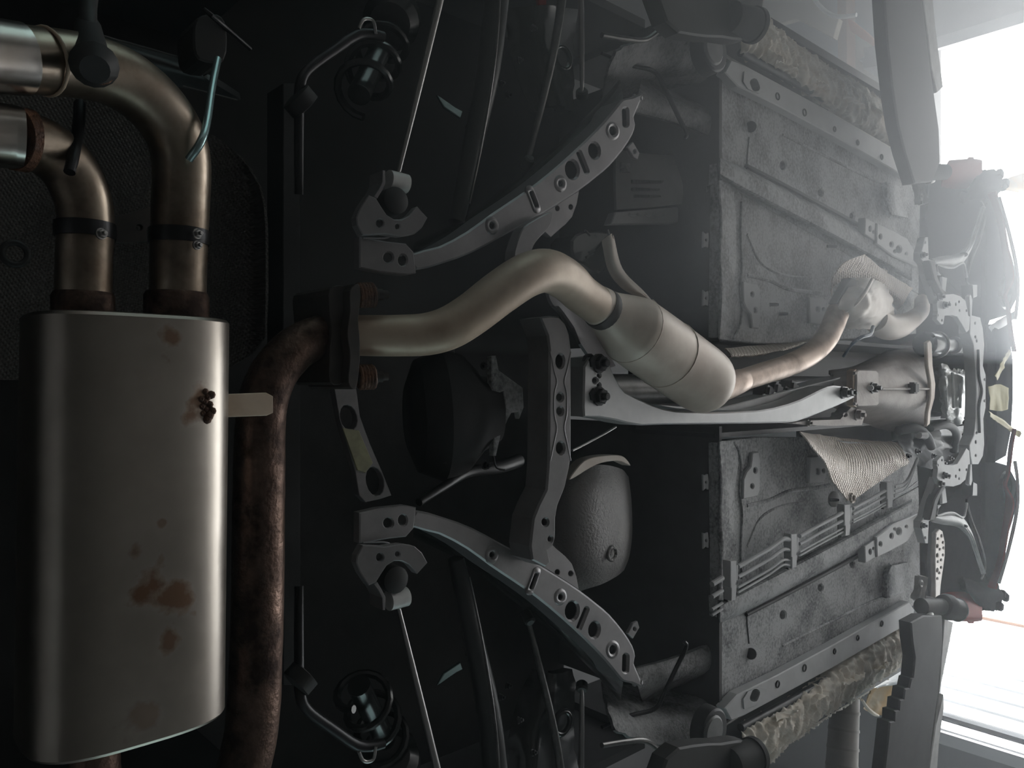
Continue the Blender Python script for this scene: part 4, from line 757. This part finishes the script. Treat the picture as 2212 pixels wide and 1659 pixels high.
    # side box of the wheel house
    loft('wheel_house_box', [[p + (.97,) for p in Q([(1372, 1440), (1430, 1425), (1500, 1400), (1565, 1372)])], [p + (.95,) for p in Q([(1372, 1448), (1430, 1434), (1500, 1412), (1568, 1380)])], [p + (.95,) for p in Q([(1380, 1490), (1440, 1470), (1520, 1450), (1572, 1425)])], [p + (1.02,) for p in Q([(1390, 1520), (1450, 1490), (1530, 1462), (1575, 1440)])]], 'primer_dark', by, 5, 4, .006, smooth=35)
    loft('wheel_house', [[p + (.93,) for p in Q([(1590, 1500), (1560, 1545), (1500, 1590), (1440, 1608), (1390, 1600), (1330, 1575)])], [p + (.97,) for p in Q([(1580, 1460), (1545, 1490), (1490, 1520), (1430, 1540), (1380, 1535), (1310, 1520)])], [p + (1.08,) for p in Q([(1572, 1430), (1530, 1450), (1470, 1475), (1420, 1480), (1370, 1480), (1300, 1470)])]], 'primer_dark', by, 6, 6, .006, wr=.006, wf=20)
    tube('arch_lip', [p + (.925, 6) for p in Q([(1620, 1530), (1570, 1560), (1510, 1600), (1440, 1625), (1395, 1600), (1350, 1602), (1300, 1610)])], 'link_steel', by, 5, 10)
    # studs
    for (x, y) in (((1670, 658), (1690, 678), (1795, 532)) if s == 0 else ((1800, 1080),)):
        lathe('stud', at(x - 8, y, .90), at(x + 12, y, .885), [(0, .004), (.7, .004), (1, .003)], 'bolt_black', by, 8)
    # swages, fold line and light scuffs of the inner floor
    tube('fold_bead', [q + (ZB - .001, 3) for q in Q([(1584, 955), (1596, 975), (1602, 1010), (1598, 1060), (1603, 1110), (1600, 1180), (1602, 1250)])], 'primer', by, 5, 8)
    tube('swage', [q + (ZB + .002, 5) for q in Q([(1612, 1092), (1660, 1080), (1700, 1062), (1750, 1055), (1790, 1048)])], 'primer', by, 5, 8)
    tube('swage', [q + (ZB + .002, 4) for q in Q([(1612, 1180), (1640, 1120), (1690, 1092), (1750, 1085)])], 'primer', by, 5, 8)
    tube('seam', [q + (ZB + .0035, 1.6) for q in Q([(1604, 1290), (1612, 1320), (1614, 1350), (1618, 1390)])], 'hose_rubber', by, 4, 6)
    tube('rail_groove', [q + (ZB - .004, 4.5) for q in Q([(1612, 1328), (1700, 1283), (1800, 1230), (1880, 1186)])], 'hose_rubber', by, 4, 8)
    lathe('drain_plug', at(*Q([(1622, 1412)])[0], ZB - .002), at(*Q([(1622, 1412)])[0], ZB + .004), [(0, .012), (1, .013)], 'hose_rubber', by, 16)
    tube('floor_swage', [q + (ZB + .004, 3) for q in Q([(1690, 1395), (1780, 1350), (1870, 1305), (1930, 1280)])], 'primer', by, 4, 8)
    sheet('red_edge', M([(1158, -30), (1182, -30), (1180, 30), (1172, 52), (1168, 40)]), 'red_paint', ZP(1.0), .006, parent=by, bev=1)
# bulkhead, tunnel, shelf: the dark cavity
def vwall(name, x0, x1, y, z0, z1, m): return quadbox(name, x0, x1, y, y + .01, CZ + z0, CZ + z1, m, by)
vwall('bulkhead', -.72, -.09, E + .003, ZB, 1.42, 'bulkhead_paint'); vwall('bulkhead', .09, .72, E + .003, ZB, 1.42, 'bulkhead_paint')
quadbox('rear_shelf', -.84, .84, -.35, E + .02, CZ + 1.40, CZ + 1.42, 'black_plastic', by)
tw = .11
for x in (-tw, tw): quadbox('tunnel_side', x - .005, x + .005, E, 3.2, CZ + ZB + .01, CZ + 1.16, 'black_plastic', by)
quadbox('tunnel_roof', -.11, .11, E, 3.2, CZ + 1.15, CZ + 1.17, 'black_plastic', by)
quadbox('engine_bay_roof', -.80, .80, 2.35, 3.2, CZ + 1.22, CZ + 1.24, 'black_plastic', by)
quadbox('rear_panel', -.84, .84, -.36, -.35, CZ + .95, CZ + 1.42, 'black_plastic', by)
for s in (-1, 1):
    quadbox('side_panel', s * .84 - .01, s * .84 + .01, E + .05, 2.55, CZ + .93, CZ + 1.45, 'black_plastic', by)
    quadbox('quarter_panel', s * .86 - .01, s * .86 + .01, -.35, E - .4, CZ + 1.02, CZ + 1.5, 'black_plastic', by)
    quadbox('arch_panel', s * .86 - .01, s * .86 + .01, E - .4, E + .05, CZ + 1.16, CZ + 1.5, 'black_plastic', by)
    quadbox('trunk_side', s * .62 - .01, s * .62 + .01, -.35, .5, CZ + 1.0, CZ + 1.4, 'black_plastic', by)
# plastic box behind the right arm (upper half of picture)
cb = thing('canister_box', 'flat grey ribbed canister box mounted behind the right subframe arm', 'canister', at(1430, 400, 1.0))
loft('lid', [[(1330, 322, 1.08), (1400, 332, 1.05), (1470, 336, 1.04), (1510, 342, 1.02), (1532, 352, .98)], [(1330, 390, 1.06), (1400, 392, 1.035), (1470, 394, 1.02), (1515, 396, 1.0), (1538, 400, .965)], [(1332, 452, 1.06), (1400, 448, 1.035), (1470, 440, 1.02), (1510, 434, 1.0), (1540, 428, .965)]], 'primer_clean', cb, 6, 6, .01)
sheet('lower_tray', [(1330, 458), (1474, 446), (1470, 478), (1462, 482), (1320, 484)], 'primer_clean', ZP(1.03), .02, parent=cb, smooth=0, bev=2)
for i in range(5): box('rib', at(1365 + i * 17, 464, 1.022), (.006, .02, .006), 'primer_clean', cb)
bolt(1527, 407, .955, 6, cb, 'bolt_black', ax=(0, .7, -.7))
for (x0, y0, x1, y1) in ((1342, 350, 1362, 372), (1366, 388, 1440, 396), (1366, 405, 1440, 412), (1372, 420, 1432, 426)): sheet('pressed_panel', [(x0, y0), (x1, y0 + 2), (x1, y1), (x0, y1)], 'primer_dark', ZP(1.028), .004, parent=cb, bev=1)
# ---- brake and fuel lines with clips along the left rail
bl = thing('brake_line_set', 'four grey brake and fuel lines clipped along the left floor rail', 'brake lines', at(1750, 1170, ZB - .05))
zl = ZB - .045
segs = [[(1538, 1262), (1560, 1248)], [(1594, 1224), (1660, 1186), (1690, 1165), (1708, 1166)], [(1727, 1158), (1770, 1134), (1822, 1106)], [(1842, 1098), (1880, 1078), (1915, 1058)], [(1932, 1052), (1958, 1040), (1982, 990)]]
for off, r in ((0, 6.2), (26, 4.8), (52, 3.4), (64, 3)):
    for i, sg in enumerate(segs):
        k = off * (1 - .17 * i) * (1.05 if i < 2 else 1)
        sc_ = 1 - .13 * i
        pts = [(x, y + k, zl, r * sc_) for x, y in sg]
        if i == 4: pts = [(x, y + k * (1 - j * .12) + (0, 0, (0, -2, -6, 62)[(0, 26, 52, 64).index(off)])[j] * (1 if off < 60 else .55), zl, r * sc_) for j, (x, y) in enumerate(sg)]
        tube('line', pts, 'primer_clean', bl, 4, 10)
    # continuous run hidden behind the clips
for i, (x, y, h) in enumerate(((1586, 1212, 84), (1717, 1154, 72), (1832, 1090, 66), (1924, 1042, 54))):
    c = sheet('clip', [(x - 8, y), (x + 5, y - 1), (x + 6, y + h * .55), (x + 4, y + h * .56), (x + 4, y + h * .62), (x + 6, y + h * .62), (x + 4, y + h), (x - 6, y + h + 2), (x - 6, y + h * .7), (x - 8, y + h * .68)], 'primer_clean', ZP(zl - .006), .018, parent=bl, bev=1.2)
    sheet('clip_tongue', [(x + 5, y + h * .1), (x + 9, y + h * .1), (x + 8, y + h * .5), (x + 5, y + h * .5)], 'primer_clean', ZP(zl - .004), .006, parent=c, bev=.8)
    sheet('clip_shadow', [(x - 16, y + 4), (x - 6, y), (x - 4, y + h), (x - 14, y + h + 4)], 'black_plastic', ZP(zl + .012), .01, parent=c, bev=1)  # black sheet painting the shadow gap left of the clip
ls = lathe('line_grommet', at(1800, 1078, .90), at(1806, 1079, .892), [(0, .02), (.6, .02), (1, .012)], 'lift_pale', None, 16); tag(ls, 'small pale round grommet beside the torn foil shield', 'grommet')
# ---- sills wrapped in masking paper
SR = []
for s, M in enumerate((mir, lambda l: l)):
    sw = thing('masked_sill', 'car %s sill wrapped in wrinkled cream masking paper' % ('right' if s == 0 else 'left'), 'masking paper', at(*M([(1800, 1510)])[0], ZB - .03), 'paper-masked sills')
    e0 = [(1600, 1577), (1617, 1567), (1693, 1525), (1776, 1467), (1860, 1404), (1930, 1372), (1988, 1344)]; e1 = [(1634, 1664), (1648, 1655), (1715, 1598), (1796, 1540), (1849, 1509), (1930, 1452), (1990, 1414)]
    mixp = lambda f, z: [(a[0] * (1 - f) + b[0] * f, a[1] * (1 - f) + b[1] * f, z) for a, b in zip(e0, e1)]
    rowsP = [mixp(-.12, ZB + .02), mixp(.04, ZB - .012), mixp(.3, ZB - .026), mixp(.62, ZB - .026), mixp(.9, ZB - .010), mixp(1.0, ZB + .02), mixp(1.0, ZB + .09)]
    loft('paper_wrap', [M(r_) for r_ in rowsP], 'paper', sw, 26, 7, .002, wr=.010, wf=34, smooth=80)
    random.seed(21 + s)
    for (x, y, w, h) in ((1700, 1540, 26, 16), (1772, 1500, 22, 20), (1676, 1556, 20, 24), (1845, 1462, 26, 18), (1905, 1440, 18, 14)):
        a = random.uniform(-6, 6)
        loft('paper_flap', [[p + (ZB - .02,) for p in M([(x - w, y + 4), (x, y - 6), (x + w, y - 14)])], [p + (ZB - .042 - random.random() * .01,) for p in M([(x - w + 4, y + h), (x + a, y + h - 8), (x + w - 4, y + h - 18)])]], 'paper', sw, 6, 5, .0015, wr=.006, wf=40)
wf1 = loft('masking_sheet', [[(1808, 164, .98), (1850, 176, 1.0), (1905, 192, 1.02), (1930, 208, 1.02)], [(1830, 182, .97), (1866, 196, .99), (1912, 214, 1.0), (1934, 222, 1.0)], [(1850, 195, .96), (1880, 215, .97), (1915, 238, .98), (1932, 250, .98)]], 'film', None, 6, 5, .0015, wr=.004)
tag(wf1, 'bright white masking sheet sagging beyond the right sill', 'masking sheet')
wf2 = loft('masking_sheet', [[(1874, 1484, .98), (1915, 1460, 1.0), (1980, 1412, 1.02)], [(1890, 1486, .98), (1930, 1472, 1.0), (1978, 1450, 1.02)], [(1900, 1482, 1.0), (1940, 1480, 1.02), (1975, 1476, 1.04)]], 'film', None, 6, 5, .0015, wr=.004)
tag(wf2, 'bright white masking sheet below the left sill beside the lift arm', 'masking sheet')
am = loft('masking_sheet', [[(1876, 1500, 1.05), (1890, 1484, 1.05), (1930, 1478, 1.05), (1962, 1470, 1.05)], [(1868, 1530, 1.07), (1890, 1512, 1.07), (1930, 1505, 1.07), (1955, 1500, 1.07)], [(1880, 1540, 1.08), (1900, 1545, 1.08), (1925, 1550, 1.08), (1940, 1552, 1.08)]], 'paper_amber', None, 6, 5, .0015, wr=.008)
tag(am, 'amber and cream paper scrap hanging between left sill and lift arm', 'masking paper')
sc2 = tube('paper_scrap', [(1862, 1512, 1.0, 3), (1874, 1530, 1.0, 4), (1888, 1542, 1.0, 4), (1898, 1546, 1.0, 2)], 'paper', None, 3, 8); tag(sc2, 'small twisted cream paper scrap near the ribbed duct', 'paper scrap')
# ================================================================== two-post lift
ZL = .80
def pad(s, M):
    lp = thing('car_lift_support', 'dark grey rear lift arm with round rubber pad under the %s sill' % ('right' if s == 0 else 'left'), 'lift arm', at(*M([(1560, 1600)])[0], ZL), 'lift arms')
    sheet('arm', M([(1440, 1640), (1500, 1610), (1560, 1606), (1600, 1600), (1630, 1610), (1645, 1640), (1640, 1790), (1420, 1790)]), 'lift_grey', ZP(ZL - .02), .03, parent=lp, bev=4, smooth=2)
    lathe('pad', at(*M([(1546, 1580)])[0], ZB - .045), at(*M([(1546, 1580)])[0], ZB - .045) + V((0, 0, .03)), [(0, .040), (.1, .044), (1, .046)], 'pad_rubber', lp, 28)
    lathe('pad_face', at(*M([(1545, 1582)])[0], ZB - .05), at(*M([(1545, 1582)])[0], ZB - .05) + V((0, 0, .01)), [(0, .028), (.3, .032), (1, .032)], 'pad_face', lp, 24)
    a = at(*M([(1578, 1650)])[0], ZL - .02); b = at(*M([(1632, 1630)])[0], ZL - .03)
    lathe('pivot_tube', a, b, [(0, .028), (.85, .030), (.86, .033), (1, .033)], 'lift_grey', lp, 26)
    lathe('bore_shade', a + (b - a) * .97, b + (b - a) * .02, [(0, .018), (1, .018)], 'deep_black', lp, 20)  # solid black plug painting the shaded hollow of the tube
pad(0, mir); pad(1, lambda l: l)
# front arms
fa = thing('car_lift_support', 'dark front lift arm with stepped teeth reaching under the left front corner', 'lift arm', at(1980, 1500, .78), 'lift arms')
sheet('arm', [(1968, 1345), (1995, 1330), (2036, 1330), (2038, 1380), (2028, 1500), (2014, 1600), (2004, 1760), (1900, 1760), (1918, 1600), (1922, 1560), (1932, 1558), (1933, 1536), (1942, 1534), (1944, 1512), (1952, 1510), (1955, 1488), (1964, 1486), (1968, 1466), (1972, 1464), (1976, 1420), (1970, 1380)], 'lift_grey', ZP(.78), .03, parent=fa, bev=2.5)
sheet('side_rail', [(2040, 1336), (2060, 1345), (2052, 1390), (2042, 1440), (2030, 1500), (2024, 1560), (2038, 1500), (2040, 1530), (2030, 1600), (2018, 1760), (1996, 1760), (2010, 1640), (2022, 1560), (2030, 1470)], 'lift_pale', ZP(.80), .03, parent=fa, bev=1.5)
a, b = at(2036, 1308, .80), at(2070, 1318, .78)
lathe('pivot_tube', a, b, [(0, .030), (.2, .036), (.35, .036), (.36, .031), (1, .031)], 'lift_grey', fa, 28)
lathe('tube_rim', b - (b - a) * .06, b + (b - a) * .01, [(0, .031), (.3, .033), (1, .031)], 'lift_pale', fa, 28)
lathe('bore_shade', b - (b - a) * .1, b + (b - a) * .03, [(0, .024), (1, .024)], 'deep_black', fa, 20)  # black end plug in place of the tube's shaded inside
lathe('pad_stem', at(1990, 1310, .82), at(2040, 1310, .80), [(0, .022), (1, .022)], 'lift_grey', fa, 20)
fb = thing('car_lift_support', 'pale hazy front lift arm crossing in front of the bright door on the right', 'lift arm', at(1960, 150, .78), 'lift arms')
sheet('arm', [(1905, -100), (1978, -100), (1994, 0), (2012, 150), (2030, 280), (2032, 350), (2016, 392), (1976, 396), (1955, 330), (1940, 270), (1928, 190), (1917, 90)], 'lift_grey', ZP(.78), .03, parent=fb, bev=2.5)
sheet('side_rail', [(1978, -100), (2006, -100), (2022, 60), (2036, 170), (2038, 188), (2024, 200), (2012, 150), (1994, 0)], 'lift_pale', ZP(.80), .03, parent=fb, bev=1.5)
lathe('pad_stem', at(1990, 372, .82), at(2040, 372, .80), [(0, .022), (1, .022)], 'lift_grey', fb, 20)
for s in (-1, 1):
    pt = thing('lift_post', 'tall grey lift column standing outside the %s sill' % ('left' if s < 0 else 'right'), 'lift column', (s * 1.62, 1.75, 0), 'lift columns')
    quadbox('column', s * 1.72 - .14, s * 1.72 + .14, 1.62, 1.9, 0, 3.3, 'lift_grey', pt, bev=.01)
    quadbox('base_plate', s * 1.72 - .25, s * 1.72 + .25, 1.5, 2.0, 0, .02, 'lift_grey', pt, bev=.003)
    quadbox('carriage', s * 1.52 - .06, s * 1.52 + .06, 1.58, 1.94, 1.7, 2.3, 'lift_grey', pt, bev=.01)
for (o_, a_, sx_) in ((fa, at(1955, 1745, .795), -1), (fb, at(1940, -85, .795), 1), (bpy.data.objects['car_lift_support'], at(1530, -90, .80), 1), (bpy.data.objects['car_lift_support.001'], at(1530, 1775, .80), -1)):
    tube3('inner_beam', [a_, V((sx_ * 1.5, 1.76 + (.1 if a_.y > 1.8 else -.1), a_.z))], .045, 'lift_grey', o_, 4)
dc = thing('ribbed_duct', 'pale ribbed round duct running out from under the left sill', 'duct', at(1822, 1580, 1.08))
tube('duct', [(1828, 1440, 1.10, 27), (1826, 1500, 1.08, 29), (1822, 1580, 1.06, 31), (1816, 1700, 1.03, 34)], 'duct', dc, 4, 26)
for y in (1496, 1534, 1572, 1612, 1650): tube('band', [(1826 - (y - 1500) * .05, y, 1.079 - (y - 1500) * .00025, 30.5 + (y - 1500) * .02), (1826 - (y - 1500) * .05, y + 6, 1.078 - (y - 1500) * .00025, 31 + (y - 1500) * .02)], 'duct', dc, 1, 26)
# ================================================================== things on the front wall beside the door, right
def wallp(y): return YP(y)
tb = sheet('timber_post', [(1808, -30), (1828, -30), (1830, 166), (1810, 166)], 'timber', YP(4.7), .12, ext=YB, bev=1); tag(tb, 'brown timber post beside the pale panels at the right', 'post')
ob = sheet('orange_brace', [(1830, 40), (1838, 42), (1870, 68), (1892, 92), (1888, 100), (1862, 84), (1836, 66)], 'orange_paint', YP(4.6), .08, ext=YB, bev=1); tag(ob, 'orange diagonal brace against the pale wall panels', 'brace')
wp = sheet('wall_panel', [(1830, 70), (1850, 72), (1900, 110), (1926, 200), (1900, 190), (1830, 168)], 'cream_panel', YP(4.85), .03, ext=YB, bev=1); tag(wp, 'cream wall panel beyond the right sill', 'panel')
db = sheet('wall_box', [(1866, 104), (1890, 98), (1912, 100), (1914, 138), (1864, 148), (1862, 132), (1856, 130), (1866, 122)], 'lift_grey', YP(4.5), .2, ext=YB, bev=1); tag(db, 'dark box mounted on the pale wall panels', 'box')
cp = thing('roof_panel_stack', 'cream corrugated roof panel with a pale rolled edge at the upper right', 'panel', aty(1740, 40, 4.4))
sheet('panel', [(1640, -60), (1690, -60), (1760, 0), (1812, 40), (1800, 82), (1720, 40), (1650, 60), (1630, 20)], 'cream_panel', YP(4.4), .05, ext=YB, parent=cp, bev=1.5)
P = [aty(x, y, 4.3) for x, y in cr([(1740, -30), (1770, 12), (1796, 32), (1820, 36), (1850, 32)], 4)]; tube3('rolled_edge', P, .012, 'door_white', cp, 10)
# ================================================================== added haze volumes standing in for lens glare
hm = bpy.data.materials.new('veil'); hm.use_nodes = True; nt = hm.node_tree; nt.nodes.remove(nt.nodes['Principled BSDF'])
vsn = nt.nodes.new('ShaderNodeVolumeScatter'); vsn.inputs['Color'].default_value = (.92, .96, 1, 1); vsn.inputs['Density'].default_value = VEIL; vsn.inputs['Anisotropy'].default_value = .7
nt.links.new(vsn.outputs[0], nt.nodes['Material Output'].inputs['Volume'])
if VEIL > 0:
    hz = quadbox('veil', -XW + .02, XW - .02, YB0 + .02, YW - .1, .02, HC - .02, hm); tag(hz, 'thin haze filling the workshop air', 'veil', kind='stuff')

if VEIL_R > 0:
    hm2 = hm.copy(); hm2.name = 'veil_dense'
    for n_ in hm2.node_tree.nodes:
        if n_.type == 'VOLUME_SCATTER': n_.inputs['Density'].default_value = VEIL_R
    hz2 = quadbox('veil', .07, XW - .1, .35, 3.3, .1, HC - .1, hm2); tag(hz2, 'denser pale haze added along the right side in place of lens glare', 'veil', kind='stuff')
